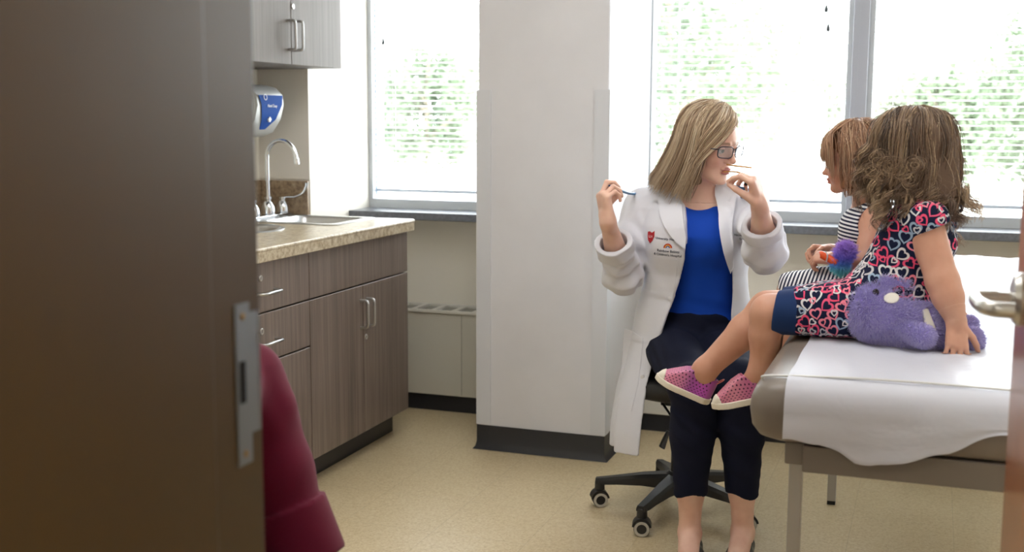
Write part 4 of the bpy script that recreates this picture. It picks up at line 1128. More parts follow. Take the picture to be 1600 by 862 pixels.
def sleeve(p, sh, el, cf, g, ph):
    d = uni([rc(p, sh, el, 0.062 + g, 0.057 + g), rc(p, el, cf, 0.057 + g, 0.048 + g), rc(p, el + np.array((0, 0.01, -0.012)), el, 0.052 + g, 0.06 + g)], 0.02)
    ax = nz(cf - el); t = (p - el.astype(f32)) @ A3(ax)
    tu = (p - sh.astype(f32)) @ A3(nz(el - sh))
    w_ = 0.0070 * np.sin(tu * 75 + 3.2 * np.sin(p[:, 0] * 30 + p[:, 1] * 22 + ph)) * np.exp(-((tu - 0.17) / 0.10) ** 2)
    w_ += 0.0055 * np.sin(t * 95 + 3.0 * np.sin(p[:, 1] * 28 - p[:, 0] * 21 + ph)) * np.exp(-((t - 0.03) / 0.08) ** 2)
    return d + w_, t
def cuffcut(p, el, cf, g=0.0): return (p - (cf).astype(f32)) @ A3(nz(cf - el)) - g
cR1, cL1 = elR + (wrR - elR) * 0.44, elL + (wrL - elL) * 0.42
def coat_fn(p):
    body_ = coat_solid(p, 0.0) + wrinkle(p, 0.0026, (30, 12, 14), 0.7, 2.4)
    z = p[:, 2]
    # open front: wedge between the two front edges, down to the shirt
    front = (p[:, 1] - (3.60 + 0.0 * z))
    op = np.maximum(np.maximum(fL(z) - p[:, 0], p[:, 0] - fR(z)), front)
    body_ = smax(body_, -op, 0.004)
    inner = coat_solid(p, -0.009)
    body_ = np.where(z < 0.90, smax(body_, -inner, 0.002), body_)
    # neck hole
    body_ = smax(body_, -rc(p, neck0 + np.array((0.012, -0.03, -0.01)), neckT + np.array((0.01, -0.02, 0.0)), 0.062, 0.062), 0.004)
    body_ = smax(body_, 0.585 - z, 0.003)
    # hanging right skirt panel
    zs = [0.16, 0.30, 0.40, 0.52, 0.60, 0.66, 0.72, 0.76]
    a = loft(p, zs, [-0.735, -0.73, -0.72, -0.705, -0.70, -0.70, -0.695, -0.693], [3.66, 3.66, 3.67, 3.69, 3.685, 3.675, 3.665, 3.66], np.array([0.222, 0.222, 0.220, 0.215, 0.198, 0.184, 0.170, 0.165]), np.array([0.22, 0.215, 0.205, 0.185, 0.168, 0.155, 0.142, 0.14]), 0.10, 2.1, 0.001)
    az = np.arctan2(p[:, 1] - 3.66, p[:, 0] + 0.72)
    a = a + (0.007 * np.sin(az * 9 + z * 4) + 0.004 * np.sin(az * 17 + 1 + z * 9)) * np.clip((0.60 - z) * 4, 0, 1)
    sh_ = np.abs(a + 0.004) - 0.004
    edge = p[:, 0] - fL(z)                                   # everything left of the front edge
    side = p[:, 0] + 0.735 - np.clip((p[:, 1] - 3.60) * 0.3, -0.5, 0.02)       # only her right side
    pan = np.maximum(np.maximum(sh_, np.where(p[:, 1] < 3.62, edge, side)), p[:, 1] - 3.80)
    hemz = 0.232 + np.clip(3.52 - p[:, 1], -0.1, 0.2) * 0.0 - 0.10 * np.clip(-p[:, 0] - 0.9, -0.1, 0.2)
    pan = np.maximum(pan, hemz - z); pan = np.maximum(pan, z - 0.74)
    lp = np.abs(a + 0.004) - 0.004                            # left panel falling behind her hip, down to the seat
    lpan = np.maximum(np.maximum(lp, -(p[:, 0] + 0.60)), np.maximum(3.62 - p[:, 1], np.maximum(0.46 - z, z - 0.66)))
    d = smin(body_, pan, 0.006); d = np.minimum(d, lpan)
    # sleeves, hollow at the cuffs, with turned-back bands
    for sh, el, cf, c1, ph in ((shR, elR, cuffR, cR1, 0.4), (shL, elL, cuffL, cL1, 2.0)):
        s, t = sleeve(p, sh, el, cf, 0.0, ph); cc = cuffcut(p, el, cf)
        s = smax(s, cc, 0.002)
        band = rc(p, el, cf + (cf - el) * 0.5, 0.057, 0.053) - 0.0045 + 0.002 * np.sin(p[:, 2] * 90 + p[:, 0] * 60)
        band = np.maximum(np.maximum(band, cuffcut(p, el, cf, 0.004)), -cuffcut(p, el, c1))
        s = smin(s, band, 0.0015)
        hol = rc(p, el + (cf - el) * 0.6, cf + (cf - el) * 0.5, 0.040, 0.044)
        s = smax(s, -hol, 0.002)
        d = smin(d, s, 0.018 if True else 0.01)
    return d
sculpt('shirt', [(shirt_fn, (-0.95, 3.48, 0.63), (-0.44, 3.82, 1.12), 0.004)], M['shirt'], DR)
coat = sculpt('coat', [(coat_fn, (-1.06, 3.30, 0.20), (-0.32, 3.90, 1.14), 0.0036)], M['coat'], DR)
def hit(fn, pts, y0=3.30, n=70, step=0.9, dirv=(0, 1, 0), off=0.0):
    """slide points along the body's forward axis until they touch a sculpted surface"""
    p = np.array(pts, float); dv = np.array(dirv, float)
    for _ in range(n):
        d = fn(p.astype(f32)); p = p + dv * (np.clip(d - off, -0.01, 0.05) * step)[:, None]
        p[:, 1] = np.minimum(p[:, 1], 3.60)
    return p
def patch(name, poly, fn, m, parent, Y=3.35, thick=0.003, gap=0.0015, res=14, Yp=3.5):
    """cloth patch with a given outline lying on a sculpted surface"""
    bm = BM(); vs = [bm.verts.new(P(a, b, Yp)) for a, b in poly]
    f_ = bm.faces.new(vs); bmesh.ops.triangulate(bm, faces=[f_])
    for _ in range(res):
        long_ = [e for e in bm.edges if e.calc_length() > 0.007]
        if not long_: break
        bmesh.ops.subdivide_edges(bm, edges=long_, cuts=1); bmesh.ops.triangulate(bm, faces=[f for f in bm.faces if len(f.verts) > 3])
    bm.verts.ensure_lookup_table()
    q = np.array([v.co for v in bm.verts]); q[:, 1] = Y
    h = hit(fn, q, off=gap + thick)
    for v, c in zip(bm.verts, h): v.co = c
    ex = bmesh.ops.extrude_face_region(bm, geom=bm.faces[:]); vv = [v for v in ex['geom'] if isinstance(v, bmesh.types.BMVert)]
    bmesh.ops.translate(bm, verts=vv, vec=(0, thick, 0))
    return obj(name, bm, m, parent, True, 50)
patch('lapel', [(1052, 296), (1059, 312), (1068, 345), (1074, 371), (1073, 388), (1060, 378), (1047, 363), (1036, 348), (1028.6, 335), (1036, 319), (1023, 317), (1010, 313), (1012, 300), (1030, 292)], coat_fn, M['coat'], coat, thick=0.0045, gap=0.008)
patch('lapel', [(1108, 292), (1120, 286), (1134, 293), (1143, 306), (1128, 316), (1140, 320), (1142, 345), (1146, 385), (1143, 420), (1138, 430), (1132, 385), (1120, 335), (1110, 308)], coat_fn, M['coat'], coat, thick=0.0045, gap=0.008)
patch('chest_pocket', [(1018, 402), (1060, 405), (1048, 470), (1008, 462)], coat_fn, M['coat'], coat, thick=0.0015, gap=0.0)
patch('side_pocket', [(963, 522), (999, 532), (996, 600), (988, 641), (956, 625)], coat_fn, M['coat'], coat, thick=0.002, gap=0.0)
def wrap_text(name, s, size, px, py, m, parent, align='LEFT', tilt=0.0, bold=0.0):
    o = text(name, s, size, (0, 0, 0), Matrix.Identity(3), m, None, 0.0, align, 1.0, 0.00012)
    me = o.data; q = np.array([v.co for v in me.vertices]); c, s_ = math.cos(tilt), math.sin(tilt)
    base = P(px, py, 3.5)
    w_ = np.zeros((len(q), 3)); w_[:, 0] = base[0] + c * q[:, 0] - s_ * q[:, 1]; w_[:, 2] = base[2] + s_ * q[:, 0] + c * q[:, 1]; w_[:, 1] = 3.35
    h = hit(coat_fn, w_, off=0.0012) - np.array(world_loc(parent))
    for v, k in zip(me.vertices, h): v.co = k
    o.parent = parent; return o
M['navy_thread'] = mat('navy_thread', '1E2A4A', 0.8); M['red_thread'] = mat('red_thread', 'B4202C', 0.8)
wrap_text('embroidery', 'University Hos', 0.0102, 1024.5, 373, M['navy_thread'], coat, tilt=-0.03)
wrap_text('embroidery', 'Rainbow Babies', 0.0112, 1045, 393.5, M['navy_thread'], coat, 'CENTER', -0.03)
wrap_text('embroidery', "& Children's Hospital", 0.0104, 1043.5, 399.5, M['navy_thread'], coat, 'CENTER', -0.03)
wrap_text('embroidery', 'Nicole Kane', 0.0098, 1145, 370, M['navy_thread'], coat, tilt=0.09)
wrap_text('embroidery', 'D', 0.010, 1153, 376.5, M['navy_thread'], coat, tilt=0.09)
patch('shield_emblem', [(1009, 363), (1013, 362), (1017, 364), (1022, 361), (1022, 369), (1019, 376), (1014, 380.5), (1010, 376), (1009, 370)], coat_fn, M['red_thread'], coat, thick=0.0012, gap=0.0)
wrap_text('shield_letters', 'UH', 0.0105, 1011, 371.5, mat('white_thread', 'F4F4F6', 0.8), coat)
def arcpatch(r0, r1, c, m):
    cx, cy = 1045, 386.5
    pts = [(cx + r1 * math.cos(a), cy - r1 * math.sin(a)) for a in np.linspace(0, PI, 9)] + [(cx + r0 * math.cos(a), cy - r0 * math.sin(a)) for a in np.linspace(PI, 0, 9)]
    patch('rainbow_emblem', pts, coat_fn, m, coat, thick=0.001, gap=0.0002)
for r0, r1, c in ((5.2, 7.0, 'C0392B'), (3.6, 5.1, 'E2A23B'), (2.0, 3.5, '3E5FA8')): arcpatch(r0, r1, c, mat('rainbow_thread', c, 0.8))
for px, py in ((1057, 468), (1036, 540), (1014, 590)):
    c_ = hit(coat_fn, np.array([[*P(px - 12, py, 3.5)]]) * np.array([[1, 0, 1]]) + np.array([[0, 3.35, 0]]))[0]
    bm = BM(); lathe(bm, [(0, -0.001), (0.0065, -0.001), (0.007, 0.0015), (0.005, 0.0025), (0, 0.002)], c_, (0, -1, 0), 16); obj('button', bm, mat('coat_button', 'DCDCE2', 0.3), coat, True)
# hair: a chin-length bob from a side parting
M['hair_blonde'] = hair_mat('blonde_hair', [(0.0, '7E6450'), (0.3, 'AE9276'), (0.65, 'D2BA9C'), (1.0, 'F0E0C8')], 0.36)
M['hair_blonde_dark'] = mat('blonde_hair_under', '8A7050', 0.6)
def bob(h, n, zend, flare, layers, m, face_open=0.95, R=(0.104, 0.092), wav=0.0, curl=0.0, top=0.128, zc=0.02, jitter=0.004, K_=22, part=0.018, lenvar=0.02, sag=0.0, clumps=0, spread=0.006, gather=0.6, far=0.0):
    """hairs from the parting over the crown and down; with clumps they fall in locks that share one wave"""
    global SHD
    out = []; sh_ = []; t = np.linspace(0, 1, K_); arc = 0.5; nC = clumps or n; f0 = RNG.uniform(0, 6)
    for c_ in range(nC):
        ph = RNG.uniform(-PI, PI)
        if abs(ph) < face_open or 0 < ph < far: continue
        dx, dy = math.cos(ph), math.sin(ph); inset = (1 - RNG.random() ** 0.7) * layers
        rx, ry = R[0] - inset, R[1] - inset
        x0 = RNG.uniform(-0.055, 0.065) if abs(ph) < 2.3 else RNG.uniform(-0.07, -0.02)
        ze = zend + RNG.normal() * lenvar * 0.4 - (RNG.random() ** 3) * lenvar
        a = np.clip(t / arc, 0, 1) * PI / 2; s_ = np.sin(a); u = np.clip((t - arc) / (1 - arc), 0, 1)
        fl = 1 + flare * (0.35 if abs(ph) < 1.5 else 1.0) * u
        pts = np.stack([x0 * (1 - s_) + rx * dx * s_ * fl - sag * u * u, part * (1 - s_) + ry * dy * s_ * fl, np.where(t < arc, zc + (top - inset - zc) * np.cos(a), zc + (ze - zc) * u)], 1)
        pts[:, 2] -= 5.5 * x0 * x0 * (1 - s_)
        pts += RNG.normal(size=3) * jitter * np.linspace(0.2, 1, K_)[:, None]
        if wav:
            pa = RNG.uniform(0, 6.28); fr = RNG.uniform(0.75, 1.25); amp = wav * np.linspace(0.05, 1, K_) ** 1.5 * RNG.uniform(0.5, 1.3)
            pts[:, 0] += amp * np.sin(t * curl * fr + pa); pts[:, 1] += amp * np.cos(t * curl * fr + pa); pts[:, 2] += amp * 0.6 * np.sin(t * curl * fr * 1.3 + pa * 2)
        c0 = 0.5 + 0.22 * math.sin(ph * 9 + f0) + 0.16 * math.sin(ph * 23 + 2 * f0) + RNG.normal() * 0.14
        for k in range(max(1, n // nC)):
            sh_.append(c0 + RNG.normal() * 0.08)
            if clumps:
                o_ = RNG.normal(size=3) * spread * A3((1, 1, 0.5)); out.append(pts + o_[None] * (0.6 + 0.8 * np.sin(t * PI) - gather * t ** 2)[:, None] + RNG.normal(size=3) * 0.001 * t[:, None])
            else: out.append(pts)
    SHD = np.clip(sh_, 0, 1)
    return h.O + (np.array(out) * h.sc) @ h.Rm
vert = np.array((0, 0, 1.0))
def hair_base(h, rx, ry, top, zlow, front=0.03, k=0.0):
    def fn(p):
        q = h.loc(p); d = ell(q, (-0.010, 0, 0.030), (rx, ry, top - 0.030))
        z = q[:, 2]
        r = np.sqrt(((q[:, 0] + 0.010) / rx) ** 2 + (q[:, 1] / ry) ** 2)
        low = np.maximum((r - 1 - k * np.clip(0.03 - z, 0, 1)) * ry, np.maximum(zlow - z, z - 0.03))
        d = np.minimum(d, low)
        cut = np.minimum(front - q[:, 0] * 1.0, 0.2)
        face = np.maximum(front + 0.12 * np.clip(z - 0.02, 0, 0.1) * 5 - q[:, 0], 0) 
        fm = q[:, 0] - (front + np.clip(z - 0.035, 0, 0.2) * 1.1)     # everything ahead of this line is face
        d = smax(d, fm, 0.01)
        return d * h.sc
    return fn
hb = sculpt('hair', [(hair_base(hd, 0.100, 0.086, 0.122, -0.125, 0.028, 0.6), headO - 0.19, headO + 0.19, 0.004)], M['hair_blonde_dark'], DR)
S1 = bob(hd, 5200, -0.150, 0.24, 0.02, M['hair_blonde'], 0.98, (0.112, 0.095), jitter=0.005, top=0.132, sag=0.035, far=1.55)
strands('strands', S1, 0.0011, M['hair_blonde'], hb, shade=SHD)
# swept fringe: from the parting forwards and down to her right temple
fr_ = []
for i in range(1500):
    s_ = RNG.uniform(0, 1); side = -1 if RNG.random() < 0.75 else 1
    if side > 0:
        s_ = 0.5 + 0.5 * s_
        if i % 2: continue
    x0 = 0.075 - 0.055 * s_; c0 = np.array((x0, 0.018, 0.130 - (x0 - 0.0) ** 2 * 5.5))
    c1 = np.array((0.098 - 0.030 * s_, side * (0.012 + 0.048 * s_), 0.078 + 0.014 * s_ + RNG.normal() * 0.004)); c2 = np.array((0.091 - 0.040 * s_, side * (0.048 + 0.038 * s_), 0.030 + 0.01 * s_))
    c3 = np.array((0.060 - 0.035 * s_, side * (0.082 + 0.010 * s_), -0.03)); c4 = np.array((0.036 - 0.03 * s_, side * (0.086 + 0.01 * s_), -0.09 + RNG.normal() * 0.01)); c5 = np.array((0.040 - 0.035 * s_, side * 0.082, -0.142 + RNG.normal() * 0.014))
    if side > 0: c1 = np.array((0.088 - 0.030 * s_, 0.006 + 0.030 * s_, 0.088)); c2 = np.array((0.080 - 0.045 * s_, 0.026 + 0.046 * s_, 0.062)); c3 = c2 + (-0.012, 0.010, -0.003); c4 = c3 + (-0.014, 0.006, -0.003); c5 = c4 + (-0.014, 0.004, -0.003)
    pth = np.array(smooth_path([c0, c1, c2, c3, c4, c5], 4)) + RNG.normal(size=3) * 0.0028
    fr_.append(pth)
fr_ = hd.O + (np.array(fr_) * hd.sc) @ hd.Rm
strands('fringe', fr_, 0.0011, M['hair_blonde'], hb)
# glasses
gl = thing('eyeglasses', 'dark rimmed rectangular glasses worn by the blonde woman', 'glasses', tuple(hd.w((0.10, 0, 0.0))))
M['rim'] = mat('dark_glasses_rim', '2A2B3E', 0.25); M['lens'] = glass_mat('lens_glass', (0.90, 0.90, 0.95, 1), 0.14)
def glasses(h, root, m, w=0.027, hh=0.018, x=0.108, rr=0.0016):
    for s in (-1, 1):
        out = []
        for k in range(28):
            a = 2 * PI * k / 28; c_, s_ = math.cos(a), math.sin(a); e = 0.55
            yy = w * abs(c_) ** e * (1 if c_ > 0 else -1); zz = hh * abs(s_) ** e * (1 if s_ > 0 else -1)
            y = s * 0.033 + yy; out.append((x - 0.35 * max(0, abs(y) - 0.02) , y, zz * (1 if zz > 0 else 0.95) - 0.003))
        bm = BM(); pts = [h.w(q) for q in out]; tube(bm, pts + [pts[0], pts[1]], rr * h.sc, 8, caps=False); rim = obj('rim', bm, m, root, True)
        bm = BM(); r0 = [bm.verts.new(q) for q in pts]; r1 = [bm.verts.new(Vector(q) + Vector(h.wv((0.0009, 0, 0)))) for q in pts]
        bm.faces.new(r0); bm.faces.new(r1[::-1])
        for k in range(28): bm.faces.new((r0[k], r0[(k + 1) % 28], r1[(k + 1) % 28], r1[k]))
        obj('lens', bm, M['lens'], rim, True)
        bm = BM(); tube(bm, [h.w(q) for q in smooth_path([(x - 0.014, s * 0.061, 0.006), (x - 0.03, s * 0.072, 0.005), (0.03, s * 0.080, 0.002), (-0.005, s * 0.083, -0.002), (-0.022, s * 0.082, -0.03)], 5)], rr * 0.9 * h.sc, 8); obj('temple_arm', bm, m, root, True)
    bm = BM(); tube(bm, [h.w(q) for q in ((x, -0.008, 0.004), (x + 0.004, 0, 0.007), (x, 0.008, 0.004))], rr * h.sc, 8); obj('bridge', bm, m, root, True)
glasses(hd, gl, M['rim'])
# stethoscope held up in both hands
st = thing('stethoscope', 'stethoscope with a blue tube and brass-coloured ear tubes held to the woman\'s mouth', 'stethoscope', tuple(P(1150, 270, 3.36)))
gR = np.mean([q for q in (handR.segs[3][1], handR.segs[4][1], handR.thumb[2][0])], axis=0); gL = np.mean([handL.ttip[0], handL.tips[0][0]], axis=0)
bm = BM()
tb = [gR + np.array((-0.012, 0.0, 0.012)), gR, P(966, 296, 3.43), P(984, 302, 3.56), P(1010, 304, 3.70), P(1060, 312, 3.745), P(1110, 312, 3.745), P(1140, 304, 3.72), P(1160, 308, 3.60), P(1180, 300, 3.42), gL + np.array((0.015, 0.01, -0.01)), gL]
tube(bm, smooth_path(tb[:11], 6), 0.0045, 10); obj('tubing', bm, mat('blue_tubing', '1F6FA8', 0.35), st, True)
M['brass'] = mat('brass_tube', 'D08F3E', 0.3, 0.5)
for a, b, e in ((P(1176, 276, 3.33), P(1150, 268.5, 3.36), P(1131, 268.5, 3.42)), (P(1174, 262, 3.35), P(1150, 259, 3.40), P(1136, 257, 3.46))):
    bm = BM(); tube(bm, smooth_path([a, b, e], 6), 0.0021, 8); obj('ear_tube', bm, M['brass'], st, True)
bm = BM(); e = P(1168, 284, 3.29); lathe(bm, [(0, -0.010), (0.005, -0.008), (0.0075, 0.0), (0.006, 0.008), (0.003, 0.012), (0.0, 0.0125)], e, (-0.5, 0, -0.7), 16); obj('ear_tip', bm, M['black_plastic'], st, True)
bm = BM(); tube(bm, [e, P(1176, 276, 3.33)], 0.002, 8); obj('ear_tube', bm, M['brass'], st, True)
# ring
bm = BM(); j = handL.joints[2]; c = (j[0] + j[1]) / 2; ax = nz(j[1] - j[0]); lathe(bm, [(0.0088, -0.0012), (0.0098, -0.0012), (0.0098, 0.0012), (0.0088, 0.0012), (0.0088, -0.0012)], c, ax, 24)
tag(obj('ring', bm, M['chrome'], None, True), 'silver ring on the hand holding the ear tubes', 'ring')
# rolling stool
SX, SY = -0.735, 3.685
sto = thing('rolling_stool', 'black five-star rolling stool under the woman in the white coat', 'stool', (SX, SY, 0))
bm = BM(); lathe(bm, [(0, 0.40), (0.17, 0.402), (0.19, 0.412), (0.198, 0.43), (0.196, 0.452), (0.18, 0.466), (0.12, 0.473), (0, 0.474)], (SX, SY, 0), seg=48); obj('seat', bm, mat('black_vinyl', '1A1B1E', 0.45), sto, True, 70)
bm = BM(); lathe(bm, [(0, 0.385), (0.10, 0.385), (0.10, 0.40), (0, 0.40)], (SX, SY, 0)); box(bm, SX - 0.06, SX + 0.06, SY - 0.04, SY + 0.04, 0.36, 0.386, 0.004); obj('mechanism', bm, M['black_plastic'], sto, True, 40)
bm = BM(); lathe(bm, [(0, 0.10), (0.03, 0.10), (0.028, 0.25), (0.022, 0.252), (0.022, 0.36), (0, 0.36)], (SX, SY, 0)); obj('gas_lift', bm, M['black_plastic'], sto, True, 40)
bm = BM(); lv = [np.array((SX - 0.05, SY - 0.06, 0.375)), P(1052, 655, 3.52), P(1044, 680, 3.50)]
tube(bm, lv, 0.004, 8); obj('lever_rod', bm, M['black_plastic'], sto, True)
bm = BM(); a, b = P(1044, 673, 3.50), P(1034, 699, 3.49)
tube(bm, [a, a + (b - a) * 0.5, b], [0.010, 0.016, 0.019], 8, flat=0.4); obj('lever_paddle', bm, M['black_plastic'], sto, True, 50)
bm = BM(); lathe(bm, [(0, 0.075), (0.045, 0.075), (0.05, 0.09), (0.045, 0.13), (0.034, 0.14), (0, 0.14)], (SX, SY, 0)); obj('hub', bm, M['black_plastic'], sto, True, 40)
for k, a in enumerate((187, 256, 336, 48, 116)):
    a = math.radians(a); d_ = Vector((math.cos(a), math.sin(a), 0)); s_ = Vector((-d_.y, d_.x, 0)); R_ = 0.262; c0 = Vector((SX, SY, 0))
    bm = BM(); rg_ = []
    for t, w_, zt_, zb_ in ((0.035, 0.030, 0.132, 0.082), (0.12, 0.024, 0.122, 0.086), (0.20, 0.019, 0.108, 0.082), (0.245, 0.017, 0.100, 0.078), (0.275, 0.014, 0.096, 0.078)):
        q = c0 + d_ * t; rg_.append([bm.verts.new(q + s_ * (w_ * x) + Vector((0, 0, z))) for x, z in ((-1, zb_), (1, zb_), (1.0, zt_ - 0.010), (0.7, zt_), (-0.7, zt_), (-1.0, zt_ - 0.010))])
    for u, v in zip(rg_, rg_[1:]):
        for j in range(6): bm.faces.new((u[j], u[(j + 1) % 6], v[(j + 1) % 6], v[j]))
    bm.faces.new(rg_[0][::-1]); bm.faces.new(rg_[-1]); spk = obj('base_leg', bm, M['black_plastic'], sto, True, 30)
    wc = c0 + d_ * R_; yaw = a + (0.9, -0.9, 1.1, 0.4, -0.5)[k]
    if k < 3: yaw = math.radians(-72) + (0.15, -0.1, 0.05)[k] + PI * 0.5 * 0   # wheels seen broadside
    wd = Vector((math.cos(yaw), math.sin(yaw), 0))     # axle direction
    bm = BM(); lathe(bm, [(0, 0.058), (0.017, 0.058), (0.016, 0.085), (0.010, 0.09), (0, 0.09)], wc, seg=16)
    for j in range(1):
        hood = [(0.030 * math.cos(t), 0.028 + 0.030 * math.sin(t)) for t in np.linspace(0.1, PI - 0.1, 12)]
        hood += [(0.024 * math.cos(t), 0.028 + 0.024 * math.sin(t)) for t in np.linspace(PI - 0.1, 0.1, 12)]
        fw_ = Vector((-wd.y, wd.x, 0)); A_ = [bm.verts.new(wc + fw_ * x + Vector((0, 0, z)) - wd * 0.021) for x, z in hood]; B_ = [bm.verts.new(wc + fw_ * x + Vector((0, 0, z)) + wd * 0.021) for x, z in hood]
        n_ = len(A_)
        for q in range(n_): bm.faces.new((A_[q], A_[(q + 1) % n_], B_[(q + 1) % n_], B_[q]))
        bm.faces.new(A_[::-1]); bm.faces.new(B_)
    hoodo = obj('caster_fork', bm, M['black_plastic'], sto, True, 35)
    for sg in (-1, 1):
        bm = BM(); lathe(bm, [(0, 0.006), (0.021, 0.006), (0.025, 0.008), (0.025, 0.018), (0.022, 0.021), (0, 0.021)], wc + Vector((0, 0, 0.025)), wd * sg, 28)
        wo = obj('wheel', bm, M['black_plastic'], hoodo, True, 35)
    for sg in (-1, 1):
        bm = BM(); lathe(bm, [(0.0155, 0.0205), (0.0235, 0.0205), (0.0235, 0.0225), (0.0155, 0.0225), (0.0155, 0.0205)], wc + Vector((0, 0, 0.025)), wd * sg, 28)
        obj('wheel_rim', bm, M['grey_ring'], hoodo, True, 35)
# ---------------------------------------------------------------- the older girl in the heart dress
def heart_mat(name):
    m = mat(name, '18203F', 0.85); b = bsdf(m); b.inputs['Specular IOR Level'].default_value = 0.2
    at = N(m, 'ShaderNodeAttribute'); at.attribute_name = 'cloth'
    prev = None
    def MT(op, a, b_=None, c=None):
        n = N(m, 'ShaderNodeMath', operation=op)
        for i, v in enumerate((a, b_, c)):
            if v is None: continue
            if isinstance(v, (int, float)): n.inputs[i].default_value = v
            else: L(m, v, n.inputs[i])
        return n.outputs[0]
    base = None
    for li, (sc, ox, oy, seed) in enumerate(((24.0, 0.0, 0.0, 1.0), (24.0, 0.5, 0.53, 7.0), (40.0, 0.25, 0.8, 3.0))):
        sx = N(m, 'ShaderNodeSeparateXYZ'); L(m, at.outputs['Vector'], sx.inputs[0])
        u = MT('MULTIPLY_ADD', sx.outputs[0], sc, ox + 50); v = MT('MULTIPLY_ADD', sx.outputs[1], sc, oy + 50)
        iu = MT('FLOOR', u); iv = MT('FLOOR', v); fu = MT('SUBTRACT', MT('SUBTRACT', u, iu), 0.5); fv = MT('SUBTRACT', MT('SUBTRACT', v, iv), 0.5)
        cv = N(m, 'ShaderNodeCombineXYZ'); L(m, iu, cv.inputs[0]); L(m, iv, cv.inputs[1]); cv.inputs[2].default_value = seed
        wn = N(m, 'ShaderNodeTexWhiteNoise'); wn.noise_dimensions = '3D'; L(m, cv.outputs[0], wn.inputs['Vector'])
        sp = N(m, 'ShaderNodeSeparateColor'); L(m, wn.outputs['Color'], sp.inputs[0])
        ang = MT('MULTIPLY_ADD', sp.outputs[0], 1.8, -0.9)
        fu = MT('ADD', fu, MT('MULTIPLY_ADD', sp.outputs[1], 0.20, -0.10))
        c_ = MT('COSINE', ang); s_ = MT('SINE', ang)
        x = MT('SUBTRACT', MT('MULTIPLY', c_, fu), MT('MULTIPLY', s_, fv)); y = MT('ADD', MT('MULTIPLY', s_, fu), MT('MULTIPLY', c_, fv))
        ax = MT('ABSOLUTE', x); yy = MT('SUBTRACT', MT('MULTIPLY', MT('ADD', y, 0.07), 1.15), MT('MULTIPLY', MT('SQRT', ax), 0.42))
        q = MT('SQRT', MT('ADD', MT('MULTIPLY', ax, ax), MT('MULTIPLY', yy, yy)))
        size = MT('MULTIPLY_ADD', sp.outputs[2], 0.07, 0.26 if li < 2 else 0.22)
        w_ = 0.060 if li < 2 else 0.075
        mask = MT('LESS_THAN', MT('ABSOLUTE', MT('SUBTRACT', q, size)), w_)
        if li == 2: mask = MT('MULTIPLY', mask, MT('GREATER_THAN', sp.outputs[1], 0.45))
        else: mask = MT('MULTIPLY', mask, MT('GREATER_THAN', sp.outputs[2], 0.07))
        cr = ramp(m, wn.outputs['Value'], [(0.0, 'F0567C'), (0.22, 'F58BA0'), (0.36, 'DCDCE0'), (0.58, '9DB4CE'), (0.72, 'C9C6CC'), (0.84, 'EE5F86'), (0.94, 'E9E2E4')], 'CONSTANT')
        mx = N(m, 'ShaderNodeMix', data_type='RGBA'); L(m, mask, mx.inputs[0])
        if base is None: mx.inputs[6].default_value = lin('161D3A')
        else: L(m, base, mx.inputs[6])
        L(m, cr.outputs[0], mx.inputs[7]); base = mx.outputs[2]
    L(m, base, b.inputs['Base Color'])
    tc = N(m, 'ShaderNodeTexCoord'); a = N(m, 'ShaderNodeTexNoise'); a.inputs['Scale'].default_value = 14; a.inputs['Detail'].default_value = 2; a.inputs['Distortion'].default_value = 1
    L(m, tc.outputs['Object'], a.inputs['Vector']); bp = N(m, 'ShaderNodeBump'); bp.inputs['Strength'].default_value = 0.3; bp.inputs['Distance'].default_value = 0.008
    L(m, a.outputs['Fac'], bp.inputs['Height']); L(m, bp.outputs[0], b.inputs['Normal'])
    return m
M['hearts'] = heart_mat('heart_print_jersey')
M['navy_trim'] = fabric('navy_trim', '1D3563', 0.85, 900, 0.1)
GA = thing('person', 'older girl with loose curls in a heart-print dress, leaning back on one hand', 'person', (-0.06, 2.95, 0.76))
Yn, Yc_ = 2.862, 2.945
a_sh = P(1443, 343, 2.865); a_el = P(1473, 440, 2.82); a_wr = P(1494, 500, 2.79)
b_sh = P(1440, 340, 3.03); b_el = P(1470, 425, 3.06); b_wr = P(1488, 478, 3.03)
hipN, hipF = P(1400, 478, 2.885), P(1400, 474, 3.00)
knN, knF = P(1203, 490, 2.875), P(1200, 484, 2.99)
anN, anF = P(1190, 578, 2.885), P(1102, 577, 2.975)
pelv = P(1403, 478, Yc_); chest = P(1432, 375, Yc_); neckb = P(1446, 318, Yc_)
hg = Head(P(1424, 247, 2.945), (-0.93, 0.35, -0.06), (0.08, 0.0, 1.0), 0.90, True)
gneck = hg.w((-0.018, 0, -0.06))
hA = Hand(a_wr, (0.12, -0.10, -1.0), (-1.0, 0.2, 0.1), -1, 0.60, curls=((0.15, 0.25, 0.2), (0.2, 0.3, 0.2), (0.2, 0.35, 0.2), (0.25, 0.35, 0.2)), thumb=(0.3, 0.3, 0.2), tsw=0.7, chub=1.22)
hA = Hand(P(1494, 503, 2.79), (0.06, -0.42, -0.90), (-0.25, 0.88, -0.45), 1, 0.64, curls=((0.15, 0.45, 0.35), (0.1, 0.5, 0.4), (0.1, 0.55, 0.4), (0.15, 0.5, 0.4)), thumb=(0.25, 0.3, 0.2), tsw=0.85, chub=1.05, spread=0.28)
def gtorso(p, g=0.0):
    d = uni([rc(p, pelv + np.array((0, -0.04, 0)), pelv + np.array((0, 0.04, 0)), 0.070 + g, 0.070 + g), rc(p, pelv, chest, 0.072 + g, 0.072 + g),
             rc(p, chest + np.array((0, -0.035, 0)), chest + np.array((0, 0.035, 0)), 0.064 + g, 0.064 + g), rc(p, pelv + np.array((-0.02, 0, 0.035)), chest, 0.085 + g, 0.06 + g)], 0.04)
    d = smin(d, rc(p, a_sh + np.array((0, 0.015, 0.005)), b_sh, 0.036 + g, 0.036 + g), 0.04)
    return d
